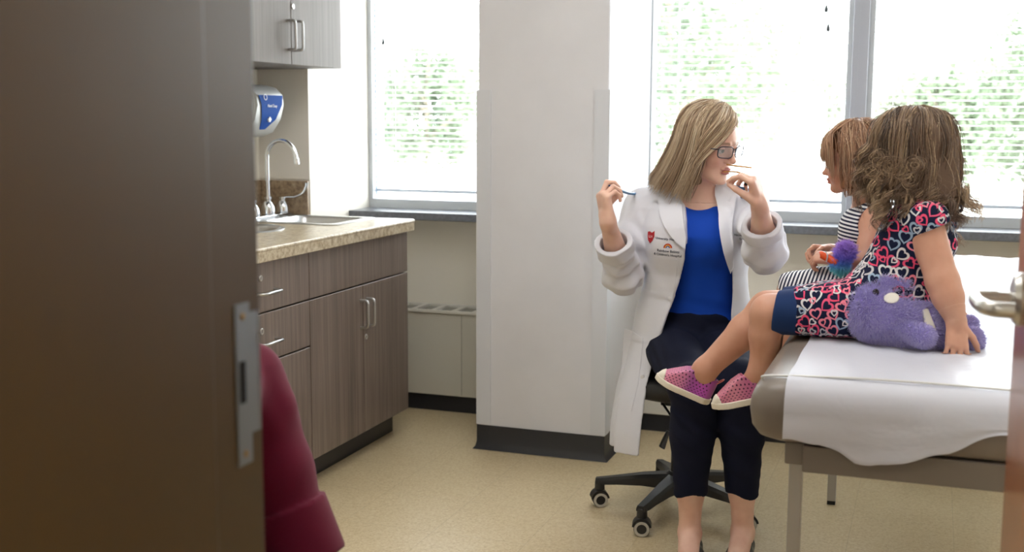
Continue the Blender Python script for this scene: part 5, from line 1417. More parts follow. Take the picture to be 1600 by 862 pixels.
def shin(p, kn, an, r0=0.044, r1=0.029):
    cal = kn + (an - kn) * 0.35; return uni([rc(p, kn, cal, r0, r0 * 0.96), rc(p, cal, an, r0 * 0.96, r1)], 0.015)
def foot(p, an, toe, heel, r=0.026):
    t_ = heel + (toe - heel) * 0.80; return uni([rc(p, an, heel, r, r * 0.8), rc(p, an, heel + (toe - heel) * 0.45, r, r * 0.75), rc(p, heel, t_, r * 0.75, r * 0.45)], 0.012)
tN, hN = P(1130, 608, 2.865), P(1188, 603, 2.89); tF, hF = P(1050, 580, 2.965), P(1100, 606, 2.98)
def gbody(p):
    d = gtorso(p)
    d = smin(d, rc(p, neckb, gneck, 0.036, 0.036), 0.03); d = smin(d, hg.sdf(p), 0.012)
    arm = uni([rc(p, a_sh, a_el, 0.041, 0.036), rc(p, a_el, a_el + (a_wr - a_el) * 0.4, 0.037, 0.034), rc(p, a_el + (a_wr - a_el) * 0.4, a_wr, 0.034, 0.022)], 0.012)
    d = smin(d, arm, 0.02); d = smin(d, uni([rc(p, b_sh, b_el, 0.038, 0.034), rc(p, b_el, b_wr, 0.034, 0.024)], 0.012), 0.02)
    d = smin(d, uni([rc(p, hipN, knN, 0.066, 0.046), shin(p, knN, anN), foot(p, anN, tN, hN)], 0.02), 0.02)
    d = smin(d, uni([rc(p, hipF, knF, 0.066, 0.046), shin(p, knF, anF), foot(p, anF, tF, hF)], 0.02), 0.02)
    return smax(d, 0.7575 - p[:, 2] - 100 * (p[:, 0] < -0.33), 0.003) if True else d
hbA = hA.bounds()
hB = Hand(b_wr, (0.2, 0.1, -1), (-0.3, -0.9, 0), -1, 0.60, curls=((0.1, 0.5, 0.4),) * 4, thumb=(0.3, 0.3, 0.2), tsw=0.7, chub=1.2); hbB = hB.bounds()
def clampz(V):
    on = (V[:, 0] > -0.325) & (V[:, 2] < 0.7605) & (V[:, 2] > 0.72); V = V.copy(); V[on, 2] = 0.7605; return V
gb = sculpt('body', [(gbody, (-0.66, 2.76, 0.58), (0.16, 3.14, 1.36), 0.0035),
    (lambda p: smin(hA.sdf(p), rc(p, a_wr + (a_el - a_wr) * 0.3, a_wr, 0.030, 0.0215), 0.01), np.minimum(hbA[0], a_wr - 0.05), np.maximum(hbA[1], a_wr + 0.06), 0.0018),
    (hB.sdf, hbB[0], hbB[1], 0.0025)], M['skin_child'], GA, {'lip': ('F', hg.lipmask), 'blush': ('F', hg.cheekmask), 'brow': ('F', hg.browmask)}, post=clampz)
eyes(hg, GA, M['iris'], M['eye_white'], M['lash'])
def box_uv(me):
    """print coordinates per face corner, flat on whichever side of the body the cloth lies"""
    n = len(me.vertices); V = np.zeros(n * 3); me.vertices.foreach_get('co', V); V = V.reshape(-1, 3)
    Nv = np.zeros(n * 3); me.vertex_normals.foreach_get('vector', Nv); Nv = Nv.reshape(-1, 3)
    Lv = np.zeros(len(me.loops), np.int32); me.loops.foreach_get('vertex_index', Lv); Fv = Lv.reshape(-1, 4); fn = Nv[Fv].mean(1)
    w_ = np.abs(fn) * np.array((0.9, 1.25, 0.8)); k = np.repeat(w_.argmax(1), 4); p = V[Lv]
    uv = np.where((k == 1)[:, None], p[:, [0, 2]], np.where((k == 0)[:, None], p[:, [1, 2]] + (0.11, 0.0), p[:, [0, 1]] + (0.0, 0.17)))
    at = me.attributes.new('cloth', 'FLOAT_VECTOR', 'CORNER'); at.data.foreach_set('vector', np.concatenate([uv, np.zeros((len(uv), 1))], 1).astype(f32).ravel())
def dress(p):
    d = gtorso(p, 0.011)
    sk = uni([rc(p, hipN, hipN + (knN - hipN) * 0.72, 0.080, 0.062), rc(p, hipF, hipF + (knF - hipF) * 0.72, 0.080, 0.062), rc(p, (hipN + hipF) / 2, (hipN + hipF) / 2 + (knN - hipN) * 0.68 , 0.075, 0.058)], 0.03)
    d = smin(d, sk, 0.035)
    # puffed fold where the waist meets the lap, pleats over the thigh
    d = d + wrinkle(p, 0.0030, (75, 10, 22), 0.6, 2.4) * np.clip((0.93 - p[:, 2]) * 12, 0, 1) + wrinkle(p, 0.0016, (25, 10, 30), 2.0, 2.0)
    d = smax(d, 0.7605 - p[:, 2], 0.004)
    slv = uni([rc(p, a_sh + np.array((0, 0.01, 0.006)), a_sh + (a_el - a_sh) * 0.02 + np.array((0.006, -0.006, 0)), 0.046, 0.052), rc(p, b_sh, b_sh + (b_el - b_sh) * 0.15, 0.046, 0.050)], 0.01)
    cut = (p - (a_sh + (a_el - a_sh) * 0.20 + np.array((-0.01, 0, 0.0))).astype(f32)) @ A3(nz(np.array((0.45, 0.0, -1.0))))
    slv = smax(slv, cut, 0.004); d = smin(d, slv, 0.014)
    d = smax(d, -ell(p, neckb + np.array((-0.006, 0, 0.030)), (0.046, 0.052, 0.032)), 0.003)
    return smax(d, -(p[:, 0] - P(1236, 490, 2.875)[0] + 0.08 * (p[:, 2] - 0.84)), 0.003)
DRS = sculpt('dress', [(dress, (-0.36, 2.76, 0.74), (0.16, 3.14, 1.16), 0.0032)], M['hearts'], GA); box_uv(DRS.data); DRS['label'] = 'navy dress printed with pink, white and blue hearts'
def shorts(p):
    d = uni([rc(p, hipN, knN, 0.068, 0.0545), rc(p, hipF, knF, 0.068, 0.0545)], 0.008)
    d = np.maximum(np.maximum(d, P(1213, 490, 2.875)[0] - p[:, 0] + 0.10 * (p[:, 2] - 0.84)), p[:, 0] - P(1250, 490, 2.875)[0])
    return smax(d, 0.7605 - p[:, 2], 0.002)
sculpt('leggings_hem', [(shorts, (-0.38, 2.78, 0.74), (-0.26, 3.10, 0.94), 0.003)], M['navy_trim'], GA)
bm = BM(); bw = P(1484, 325, 2.93)
for s in (-1, 1):
    tube(bm, smooth_path([bw, bw + np.array((0.018, s * 0.012, 0.012)), bw + np.array((0.026, s * 0.02, -0.004)), bw + np.array((0.01, s * 0.010, -0.008)), bw], 5), 0.0035, 8, flat=0.6)
    tube(bm, smooth_path([bw, bw + np.array((0.012, s * 0.01, -0.02)), bw + np.array((0.016, s * 0.015, -0.045))], 4), 0.003, 8, flat=0.6)
obj('back_bow', bm, M['navy_trim'], GA, True)
# slip-on shoes full of round holes, each a thing worn on a foot
M['sole_white'] = mat('off_white_rubber', 'E6DECF', 0.5)
def shoe_mat(name, ramp_):
    m = mat(name, ramp_[0][1], 0.35); at = N(m, 'ShaderNodeAttribute'); at.attribute_name = 'shoe'
    sx = N(m, 'ShaderNodeSeparateXYZ'); L(m, at.outputs['Vector'], sx.inputs[0])
    nzn = N(m, 'ShaderNodeTexNoise'); nzn.inputs['Scale'].default_value = 60; L(m, at.outputs['Vector'], nzn.inputs['Vector'])
    ad = N(m, 'ShaderNodeMath', operation='MULTIPLY_ADD'); L(m, nzn.outputs['Fac'], ad.inputs[0]); ad.inputs[1].default_value = 0.14; L(m, sx.outputs[0], ad.inputs[2])
    r = ramp(m, ad.outputs[0], ramp_)
    # holes: a staggered grid of dark dots
    def MT(op, a, b_=None):
        n = N(m, 'ShaderNodeMath', operation=op)
        for i, v in enumerate((a, b_)):
            if v is None: continue
            if isinstance(v, (int, float)): n.inputs[i].default_value = v
            else: L(m, v, n.inputs[i])
        return n.outputs[0]
    u = MT('MULTIPLY', sx.outputs[0], 15.0); v = MT('MULTIPLY', sx.outputs[1], 8.0)
    row = MT('FLOOR', v); u = MT('ADD', u, MT('MULTIPLY', MT('MODULO', MT('ADD', row, 100), 2), 0.5))
    fu = MT('SUBTRACT', MT('FRACT', u), 0.5); fv = MT('MULTIPLY', MT('SUBTRACT', MT('FRACT', v), 0.5), 0.9)
    dd = MT('SQRT', MT('ADD', MT('MULTIPLY', fu, fu), MT('MULTIPLY', fv, fv))); h = MT('LESS_THAN', dd, 0.21)
    h = MT('MULTIPLY', h, MT('LESS_THAN', sx.outputs[0], 0.93)); h = MT('MULTIPLY', h, MT('GREATER_THAN', sx.outputs[0], 0.12))
    mx = N(m, 'ShaderNodeMix', data_type='RGBA'); L(m, h, mx.inputs[0]); L(m, r.outputs[0], mx.inputs[6]); mx.inputs[7].default_value = lin('4A1440'); L(m, mx.outputs[2], bsdf(m).inputs['Base Color'])
    return m
def slipon(toe, heel, up, parent, mt, label, length=0.150, w=0.033):
    ax = nz(np.array(toe) - np.array(heel)); up = np.array(up, float); up = nz(up - ax * (up @ ax)); sd = np.cross(ax, up)
    O = np.array(heel, float) - ax * 0.026; Rm = np.array([ax, sd, up]); 
    def lc(p): return (p - O.astype(f32)) @ Rm.T.astype(f32)
    root = bpy.data.objects.new('shoe', None); COL.objects.link(root); root.parent = parent; root.location = Vector(O) - world_loc(parent); root['label'] = label
    zs0 = -0.036
    def foot2d(q, g):
        t = np.clip(q[:, 0] / length, 0, 1); hw = np.interp(t, [0, 0.1, 0.3, 0.6, 0.8, 0.93, 1], [0.60, 0.82, 0.86, 1.0, 0.98, 0.72, 0.5]) * w
        a = np.abs(q[:, 1]) - hw - g; b = np.maximum(-q[:, 0] - g, q[:, 0] - length - g)
        return smax(a, b, 0.028)
    def sole(p):
        q = lc(p); return smax(np.maximum(foot2d(q, 0.0035), np.abs(q[:, 2] - (zs0 + 0.004) - 0.010 * np.clip(q[:, 0] / length - 0.75, 0, 1)) - 0.008), -1 + 0 * q[:, 0], 0.001)
    def top(t): return np.interp(t, [0, 0.12, 0.30, 0.42, 0.60, 0.8, 0.95, 1.0], [0.032, 0.026, 0.012, 0.036, 0.024, 0.002, -0.012, -0.020])
    def upper(p):
        q = lc(p); t = q[:, 0] / length; zt = top(t)
        rr = 1 - 0.25 * np.clip((q[:, 2] - zs0) / 0.06, 0, 1)
        a = foot2d(q * A3((1, 1, 1)) / np.stack([np.ones(len(q)), rr, np.ones(len(q))], 1), 0.001)
        d = smax(a, np.maximum(q[:, 2] - zt, zs0 + 0.006 - q[:, 2]), 0.010)
        op = np.maximum(foot2d(q / np.stack([np.ones(len(q)), rr, np.ones(len(q))], 1), -0.004), np.maximum(q[:, 0] - length * 0.46, -(q[:, 2] - 0.0)))
        return np.maximum(d, -op)
    lo_, hi_ = np.minimum(O, O + ax * length) - 0.075, np.maximum(O, O + ax * length) + 0.075
    def uvf(V):
        q = lc(V.astype(f32)); return np.stack([q[:, 0] / length, np.arctan2(q[:, 2] - zs0, q[:, 1]) * 1.0 + 0.25, q[:, 2] * 0], 1)
    sculpt('sole', [(sole, lo_, hi_, 0.0022)], M['sole_white'], root)
    sculpt('upper', [(upper, lo_, hi_, 0.0018)], mt, root, {'shoe': ('V', uvf)})
    def cap(p): q = lc(p); return np.maximum(upper(p) - 0.0022, length * 0.80 + 0.010 - 0.0 * q[:, 0] - q[:, 0] + 0.25 * np.maximum(q[:, 2] + 0.02, 0))
    sculpt('toe_cap', [(cap, lo_, hi_, 0.0022)], M['sole_white'], root)
    bm = BM(); pts = [O + ax * 0.004 + up * 0.018 + sd * s * 0.008 for s in (-1, 1)]
    tube(bm, smooth_path([pts[0], O - ax * 0.008 + up * 0.034 - sd * 0.006, O - ax * 0.008 + up * 0.034 + sd * 0.006, pts[1]], 4), 0.0025, 8, flat=0.5); obj('heel_tab', bm, mat('coral_trim', 'E0776E', 0.5), root, True)
    return root
sm1 = shoe_mat('pink_violet_shoe', [(0.05, 'A24C9C'), (0.30, 'C355C4'), (0.50, 'A0509E'), (0.66, 'D080A8'), (0.85, 'DC86A6')])
sm2 = shoe_mat('rose_pink_shoe', [(0.05, 'B566A6'), (0.40, 'C66C98'), (0.70, 'D88A9C'), (0.85, 'CF7B93')])
r1 = slipon(P(1048, 578, 2.962), P(1102, 603, 2.978), P(1088, 560, 2.97) - P(1076, 592, 2.97), GA, sm1, 'pink and violet slip-on shoe on the stretched-out foot, left of the other shoe')
r2 = slipon(P(1127, 612, 2.855), P(1187, 600, 2.885), P(1150, 570, 2.87) - P(1158, 610, 2.87), GA, sm2, 'rose pink slip-on shoe with a pale toe cap beside the table corner')
# curly shoulder-length hair
M['hair_brown'] = hair_mat('light_brown_hair', [(0.0, '4A382B'), (0.4, '785E4A'), (0.75, 'A08468'), (1.0, 'D8BE9C')], 0.4)
M['hair_brown_dark'] = mat('brown_hair_under', '5E4838', 0.7)
ghb = sculpt('hair', [(hair_base(hg, 0.108, 0.098, 0.128, -0.105, 0.040, 0.5), hg.O - 0.19, hg.O + 0.19, 0.004)], M['hair_brown_dark'], GA)
K1 = bob(hg, 5000, -0.115, 0.06, 0.030, None, 0.62, (0.112, 0.102), wav=0.013, curl=12, top=0.136, jitter=0.005, part=0.0, lenvar=0.04, sag=0.004, clumps=300, spread=0.0055, gather=0.9, K_=28)
strands('strands', K1, 0.0009, M['hair_brown'], ghb, shade=SHD)
K2 = bob(hg, 160, -0.11, 0.22, 0.0, None, 0.6, (0.118, 0.104), wav=0.018, curl=13, top=0.138, jitter=0.010, part=0.0, lenvar=0.06, sag=0.03, K_=30)
strands('flyaways', K2, 0.0005, M['hair_brown'], ghb)
# ringlets: tight curls over the ear and at the cheek, and the longer locks at the back
def ringlets(h, specs, n_in=26, K_=40):
    out = []
    for (c, d, ln, rad, turns) in specs:
        c = h.w(c); d = nz(h.wv(d)); u = nz(np.cross(d, (0.3, 0.9, 0.2))); v = np.cross(d, u)
        for k in range(n_in):
            ph = RNG.uniform(-0.7, 0.7) + (0 if k % 2 else 0.5); r_ = rad * RNG.uniform(0.6, 1.1); t = np.linspace(0, 1, K_)
            an = ph + t * turns * 2 * PI * RNG.uniform(0.9, 1.1); rr = r_ * (0.25 + 0.75 * np.sin(np.clip(t * 1.5, 0, 1) * PI / 2))
            pts = c + np.outer(t * ln * h.sc, d) + rr[:, None] * h.sc * (np.cos(an)[:, None] * u + np.sin(an)[:, None] * v) + RNG.normal(size=3) * 0.004
            out.append(pts)
    return np.array(out)
sp_ = []
for i in range(26):
    ph = RNG.uniform(0.9, PI) * 1.0; z = RNG.uniform(-0.09, -0.03); sp_.append(((0.100 * math.cos(ph), 0.098 * math.sin(ph), z), (0.15 * math.cos(ph), 0.15 * math.sin(ph), -1), RNG.uniform(0.05, 0.10), RNG.uniform(0.010, 0.018), RNG.uniform(1.2, 2.3)))
for i in range(30): sp_.append(((RNG.uniform(0.035, 0.100), RNG.uniform(0.060, 0.095), RNG.uniform(-0.06, 0.05)), (0.25, 0.15, -1), RNG.uniform(0.05, 0.09), RNG.uniform(0.009, 0.016), RNG.uniform(0.7, 1.2)))
for i in range(14): sp_.append(((-0.10 + RNG.normal() * 0.02, RNG.uniform(-0.06, 0.07), -0.09 + RNG.normal() * 0.02), (-0.45, 0.0, -0.9), RNG.uniform(0.05, 0.09), RNG.uniform(0.010, 0.018), RNG.uniform(0.8, 1.4)))
strands('ringlets', ringlets(hg, sp_), 0.0008, M['hair_brown'], ghb, shade=np.clip(np.repeat(RNG.uniform(0.25, 1.0, len(sp_)), 26) + RNG.normal(size=26 * len(sp_)) * 0.08, 0, 1))
cl = []; SC_ = [(0.010, -0.020), (-0.012, -0.030), (-0.038, -0.052), (0.042, 0.004), (0.030, -0.046), (-0.05, -0.02), (0.062, -0.03)]
for k in range(620):
    cx0, cz0 = SC_[k % len(SC_)]; cx0 += RNG.normal() * 0.005; cz0 += RNG.normal() * 0.005; r_ = RNG.uniform(0.010, 0.036 if k % len(SC_) < 2 else 0.022); a0 = RNG.uniform(0, 6.28); an = a0 + np.linspace(0, RNG.uniform(1.6, 3.6), 26); rr = r_ * np.linspace(1, 0.75, 26)
    cl.append(np.stack([cx0 + rr * np.cos(an) * 1.1, 0.098 + 0.010 * np.sin(an * 0.5 + k) + RNG.uniform(0, 0.008) + 0 * an, cz0 + rr * np.sin(an) * 0.9], 1))
strands('side_curls', hg.O + (np.array(cl) * hg.sc) @ hg.Rm, 0.0008, M['hair_brown'], ghb, shade=RNG.uniform(0.35, 1.0, len(cl)))
gg = thing('eyeglasses', 'pale thin-rimmed glasses worn by the older girl, half hidden in her curls', 'glasses', tuple(hg.w((0.10, 0, 0))))
glasses(hg, gg, mat('lilac_rim', 'A9A6C4', 0.25), 0.024, 0.017, 0.102, 0.0014)

# ---------------------------------------------------------------- the younger girl
def stripe_mat(name, per=0.0098, duty=0.5):
    m = mat(name, 'E8E8EC', 0.85); at = N(m, 'ShaderNodeAttribute'); at.attribute_name = 'stripe'
    a = N(m, 'ShaderNodeMath', operation='MULTIPLY'); a.inputs[1].default_value = 1 / per; L(m, at.outputs['Fac'], a.inputs[0])
    f_ = N(m, 'ShaderNodeMath', operation='FRACT'); L(m, a.outputs[0], f_.inputs[0])
    g = N(m, 'ShaderNodeMath', operation='LESS_THAN'); g.inputs[1].default_value = duty; L(m, f_.outputs[0], g.inputs[0])
    mx = N(m, 'ShaderNodeMix', data_type='RGBA'); L(m, g.outputs[0], mx.inputs[0]); mx.inputs[6].default_value = lin('E6E6EB'); mx.inputs[7].default_value = lin('1C2140'); L(m, mx.outputs[2], bsdf(m).inputs['Base Color'])
    return m
M['stripes'] = stripe_mat('striped_jersey')
GB = thing('person', 'small girl with a reddish bob in a striped sleeveless dress, hands in her lap', 'person', (-0.2, 3.24, 0.76))
Y2 = 3.24
p2 = P(1352, 440, Y2); c2 = P(1356, 360, Y2); n2 = P(1354, 318, Y2)
hb2 = Head(P(1338, 253, Y2), (-0.985, 0.05, -0.10), (-0.05, 0, 1.0), 0.83, True)
sN, sF = P(1370, 340, 3.175), P(1362, 338, 3.30)
eN, eF = P(1352, 408, 3.13), P(1325, 398, 3.33); wN, wF = P(1304, 404, 3.13), P(1296, 392, 3.26)
h2N, h2F = P(1340, 455, 3.18), P(1340, 452, 3.29); k2N, k2F = P(1243, 457, 3.18), P(1240, 455, 3.29); a2N, a2F = P(1240, 555, 3.19), P(1240, 552, 3.30)
HN = Hand(wN, (-0.92, 0.25, 0.0), (-0.1, 0.5, -0.8), -1, 0.54, curls=((0.7, 0.8, 0.5), (0.8, 0.8, 0.5), (0.9, 0.8, 0.5), (0.9, 0.9, 0.5)), thumb=(0.5, 0.3, 0.2), tsw=0.6, chub=1.2)
HF = Hand(wF, (-0.80, -0.35, 0.05), (0.1, -0.6, -0.7), 1, 0.54, curls=((0.7, 0.8, 0.5), (0.8, 0.8, 0.5), (0.9, 0.8, 0.5), (0.9, 0.9, 0.5)), thumb=(0.5, 0.3, 0.2), tsw=0.6, chub=1.2)
def t2(p, g=0.0):
    d = uni([rc(p, p2 + np.array((0, -0.035, 0)), p2 + np.array((0, 0.035, 0)), 0.066 + g, 0.066 + g), rc(p, p2, c2, 0.070 + g, 0.062 + g), rc(p, c2 + np.array((0, -0.035, 0)), c2 + np.array((0, 0.035, 0)), 0.054 + g, 0.054 + g)], 0.04)
    return smin(d, rc(p, sN + np.array((0, 0.012, 0)), sF, 0.031 + g, 0.031 + g), 0.035)
def b2(p):
    d = t2(p); d = smin(d, rc(p, n2, hb2.w((-0.018, 0, -0.055)), 0.034, 0.034), 0.03); d = smin(d, hb2.sdf(p), 0.012)
    for s, e, w_ in ((sN, eN, wN), (sF, eF, wF)): d = smin(d, uni([rc(p, s, e, 0.034, 0.029), rc(p, e, w_, 0.030, 0.020)], 0.01), 0.018)
    for a, b, c in ((h2N, k2N, a2N), (h2F, k2F, a2F)): d = smin(d, uni([rc(p, a, b, 0.06, 0.042), shin(p, b, c, 0.04, 0.027), rc(p, c, c + np.array((-0.06, 0, -0.03)), 0.027, 0.022)], 0.02), 0.02)
    return d
def clamp2(V):
    on = (V[:, 0] > -0.33) & (V[:, 2] < 0.7605) & (V[:, 2] > 0.71); V = V.copy(); V[on, 2] = 0.7605; return V
bN, bF = HN.bounds(0.02), HF.bounds(0.02)
sculpt('body', [(b2, (-0.52, 3.05, 0.58), (-0.02, 3.42, 1.32), 0.0035), (HN.sdf, bN[0], bN[1], 0.002), (HF.sdf, bF[0], bF[1], 0.002)], M['skin_child'], GB, {'lip': ('F', hb2.lipmask), 'blush': ('F', hb2.cheekmask), 'brow': ('F', hb2.browmask)}, post=clamp2)
eyes(hb2, GB, M['iris'], M['eye_white'], M['lash'])
def dress2(p):
    d = t2(p, 0.008)
    # sleeveless: cut round the arms and the neck
    for s, e in ((sN, -1), (sF, 1)):
        d = smax(d, -ell(p, s + np.array((-0.004, e * 0.034, -0.012)), (0.043, 0.045, 0.048)), 0.003)
    d = smax(d, -ell(p, n2 + np.array((-0.016, 0, 0.014)), (0.050, 0.050, 0.034)), 0.003)
    sk = uni([rc(p, h2N, k2N + np.array((0.012, 0, 0)), 0.074, 0.058), rc(p, h2F, k2F + np.array((0.012, 0, 0)), 0.074, 0.058), rc(p, (h2N + h2F) / 2, (k2N + k2F) / 2, 0.07, 0.056)], 0.03)
    d = smin(d, sk + wrinkle(p, 0.0022, (70, 12, 18), 0.2, 2.0), 0.02)
    d = smax(d, 0.7605 - p[:, 2], 0.003)
    return smax(d, P(1214, 450, 3.18)[0] - p[:, 0] - 0.10 * (p[:, 2] - 0.84), 0.003)
ax2 = nz(c2 - p2)
def stripe2(V):
    t = (V - p2) @ ax2; lapx = -(V[:, 0] - p2[0]) * 1.0 + 0.25 * (V[:, 2] - 0.85)
    k = 1 / (1 + np.exp(-(V[:, 2] - (0.890 + 0.0 * V[:, 0])) * 300)); return np.where(V[:, 2] > 0.893, t + 0.12 * (V[:, 0] - p2[0]), lapx)
d2_ = sculpt('dress', [(dress2, (-0.46, 3.05, 0.74), (-0.04, 3.42, 1.14), 0.003)], M['stripes'], GB, {'stripe': ('F', stripe2)}); d2_['label'] = 'navy and white striped dress'
M['hair_red'] = hair_mat('reddish_hair', [(0.0, '7E5840'), (0.4, 'AA7E60'), (0.75, 'CAA080'), (1.0, 'EACCAA')], 0.4); M['hair_red_dark'] = mat('reddish_hair_under', '8A5E40', 0.7)
rhb = sculpt('hair', [(hair_base(hb2, 0.101, 0.090, 0.124, -0.080, 0.045, 0.3), hb2.O - 0.17, hb2.O + 0.17, 0.004)], M['hair_red_dark'], GB)
strands('strands', bob(hb2, 4200, -0.088, 0.02, 0.02, None, 1.12, (0.108, 0.096), wav=0.006, curl=7, top=0.133, jitter=0.004, part=0.0, lenvar=0.025, clumps=300, spread=0.005, gather=0.8), 0.0008, M['hair_red'], rhb, shade=None)
strands('flyaways', bob(hb2, 110, -0.085, 0.15, 0.0, None, 1.15, (0.112, 0.100), wav=0.014, curl=9, top=0.139, jitter=0.012, part=0.0, lenvar=0.05), 0.0005, M['hair_red'], rhb)
fb = []
for i in range(1300):
    x0 = RNG.uniform(-0.01, 0.06); y = RNG.uniform(-0.090, 0.090); e_ = RNG.normal() * 0.006
    c0 = np.array((x0, y * 0.3, 0.134 - x0 * x0 * 6)); c1 = np.array((0.084 - 3.0 * y * y, y * 0.78, 0.092)); c3 = np.array((0.102 - 5.2 * y * y, y, 0.046)); c4 = np.array((0.104 - 5.5 * y * y, y * 1.05, 0.026 + e_ - abs(y) * 0.2 - max(0, abs(y) - 0.058) * 1.6))
    fb.append(np.array(smooth_path([c0, c1, c3, c4], 5)) + RNG.normal(size=3) * 0.0022)
strands('fringe', hb2.O + (np.array(fb) * hb2.sc) @ hb2.Rm, 0.0008, M['hair_red'], rhb)
# toy in her hands and the fluffy ball keyring
t = thing('toy_clip', 'orange plastic toy clip in the small girl\'s hands', 'toy', tuple(P(1294, 404, 3.06)))
M['orange'] = mat('orange_plastic', 'E8561E', 0.3)
bm = BM(); tube(bm, smooth_path([P(1281, 398, 3.06), P(1284, 398, 3.06), P(1295, 404, 3.055), P(1305, 409, 3.05), P(1308, 411, 3.05)], 4), [0.006] + [0.0095] * 15 + [0.007], 16); obj('barrel', bm, M['orange'], t, True)
bm = BM(); tube(bm, smooth_path([P(1290, 393, 3.048), P(1293, 399, 3.042), P(1291, 409, 3.044)], 5), 0.0022, 10, flat=0.5); obj('band', bm, M['white_plastic'], t, True)
def fuzz(c, r, n, ln, wd, rgn=None):
    d = RNG.normal(size=(n, 3)); d /= np.linalg.norm(d, axis=1)[:, None]; k = 5; t = np.linspace(0, 1, k)
    bend = RNG.normal(size=(n, 1, 3)) * 0.35
    return c + d[:, None, :] * (r + t[None, :, None] * ln * RNG.uniform(0.6, 1.1, (n, 1, 1))) + bend * (t ** 2)[None, :, None] * ln
def pom_mat():
    m = mat('rainbow_fluff', '6050C0', 0.8); tc = N(m, 'ShaderNodeTexCoord'); sx = N(m, 'ShaderNodeSeparateXYZ'); L(m, tc.outputs['Object'], sx.inputs[0])
    a = N(m, 'ShaderNodeMath', operation='MULTIPLY_ADD'); a.inputs[1].default_value = 12.0; a.inputs[2].default_value = 0.62; L(m, sx.outputs[2], a.inputs[0])
    r = ramp(m, a.outputs[0], [(0.0, '6FE0DA'), (0.25, '7EE0F0'), (0.45, '7AAEFF'), (0.65, '9488FF'), (1.0, 'CDA8FF')]); L(m, r.outputs[0], bsdf(m).inputs['Base Color']); return m
pm = pom_mat(); pc = P(1321, 393, 3.06); pc2 = P(1313, 414, 3.06)
t = thing('pompom', 'fluffy purple, blue and teal pompom beside the orange clip', 'pompom', tuple((pc + pc2) / 2))
pmb = sculpt('fluff', [(lambda p: smin(ell(p, pc, (0.020, 0.02, 0.020)), ell(p, pc2, (0.019, 0.018, 0.019)), 0.01), pc2 - 0.05, pc + 0.05, 0.003)], pm, t)
strands('fibres', np.concatenate([fuzz(pc, 0.018, 2600, 0.012, 1), fuzz(pc2, 0.017, 2200, 0.011, 1)]), 0.0006, pm, t)

# ---------------------------------------------------------------- plush whale
WY = 2.845
t = thing('plush_whale', 'furry lilac whale plush lying on the paper beside the older girl', 'plush toy', tuple(P(1420, 530, WY)))
def q_(x, y, Y=WY): return P(x, y, Y)
hd_, md_, bk_, tl_ = q_(1380, 497), q_(1420, 505), q_(1462, 516), q_(1503, 528)
hd_[2] = max(hd_[2], 0.757 + 0.0)
def whale(p):
    d = uni([ell(p, q_(1364, 487), (0.062, 0.055, 0.062)), rc(p, q_(1385, 492), q_(1420, 507), 0.066, 0.058), rc(p, q_(1420, 507), q_(1455, 521), 0.058, 0.042), rc(p, q_(1455, 521), q_(1496, 531), 0.042, 0.024)], 0.03)
    d = smin(d, rc(p, q_(1388, 447), q_(1412, 452), 0.024, 0.024), 0.010)        # back fin
    return smax(d, 0.757 - p[:, 2], 0.008)
def flip(p): return smax(uni([rc(p, q_(1412, 512, 2.79), q_(1443, 526, 2.77), 0.020, 0.024)], 0.01), 0.758 - p[:, 2], 0.004)
def flukeA(p): return smax(ell(p, q_(1519, 531, 2.85), (0.023, 0.030, 0.026)), 0.758 - p[:, 2], 0.004)
def flukeB(p): return smax(rc(p, q_(1502, 520, 2.90), q_(1514, 507, 2.93), 0.018, 0.018), 0.758 - p[:, 2], 0.004)
M['plush'] = noise_color(mat('lilac_plush', 'A79AE0', 0.9), [(0.3, 'A092DC'), (0.7, 'B4A8EA')], 30); bsdf(M['plush']).inputs['Sheen Weight'].default_value = 0.4
M['plush_fur'] = hair_mat('lilac_fur', [(0.0, 'B4A8E8'), (0.5, 'C8BEF6'), (1.0, 'E2DCFF')], 0.7)
M['plush_white'] = mat('cream_plush', 'E9E6DE', 0.9)
def furry(name, fn, lo, hi, parent, n, ln=0.009, white=None, mt='plush'):
    o = sculpt(name, [(fn, lo, hi, 0.0035)], M[mt], parent)
    me = o.data; V = np.zeros(len(me.vertices) * 3); me.vertices.foreach_get('co', V); V = V.reshape(-1, 3); Nn = np.zeros(len(me.vertices) * 3); me.vertex_normals.foreach_get('vector', Nn); Nn = Nn.reshape(-1, 3)
    i = RNG.integers(0, len(V), n); base = V[i] + RNG.normal(size=(n, 3)) * 0.0015 + np.array(world_loc(parent)); ok = base[:, 2] > 0.761
    if white is not None:
        ok &= ~white(base)
    base = base[ok]; nn = Nn[i][ok]
    lay = nn + np.array((0.55, 0.1, -0.25)) + RNG.normal(size=nn.shape) * 0.3; lay /= np.linalg.norm(lay, axis=1)[:, None]
    tt = np.linspace(0, 1, 4)[None, :, None]; L_ = ln * RNG.uniform(0.6, 1.1, (len(base), 1, 1))
    strands('fur', base[:, None, :] + (nn[:, None, :] * (1 - 0.3 * tt) * 0.6 + lay[:, None, :] * 0.6 * (0.4 + tt)) * tt * L_ - nn[:, None, :] * 0.001, 0.0007, M['plush_fur'] if mt == 'plush' else M['plush_white'], o)
    return o
cW1, cW2a, cW2b = q_(1393, 465, 2.80), q_(1446, 487, 2.81), q_(1454, 515, 2.79)
def wmask(V):
    x, z = V[:, 0], V[:, 2]
    a = ((x - cW1[0]) / 0.017) ** 2 + ((z - cW1[2]) / 0.011) ** 2 < 1
    tt = np.clip(((V - cW2a) @ (cW2b - cW2a)) / ((cW2b - cW2a) @ (cW2b - cW2a)), 0, 1); b = np.linalg.norm((V - cW2a - tt[:, None] * (cW2b - cW2a))[:, [0, 2]], axis=1) < 0.008 + 0.004 * tt
    return (a | b) & (V[:, 1] < 2.845)
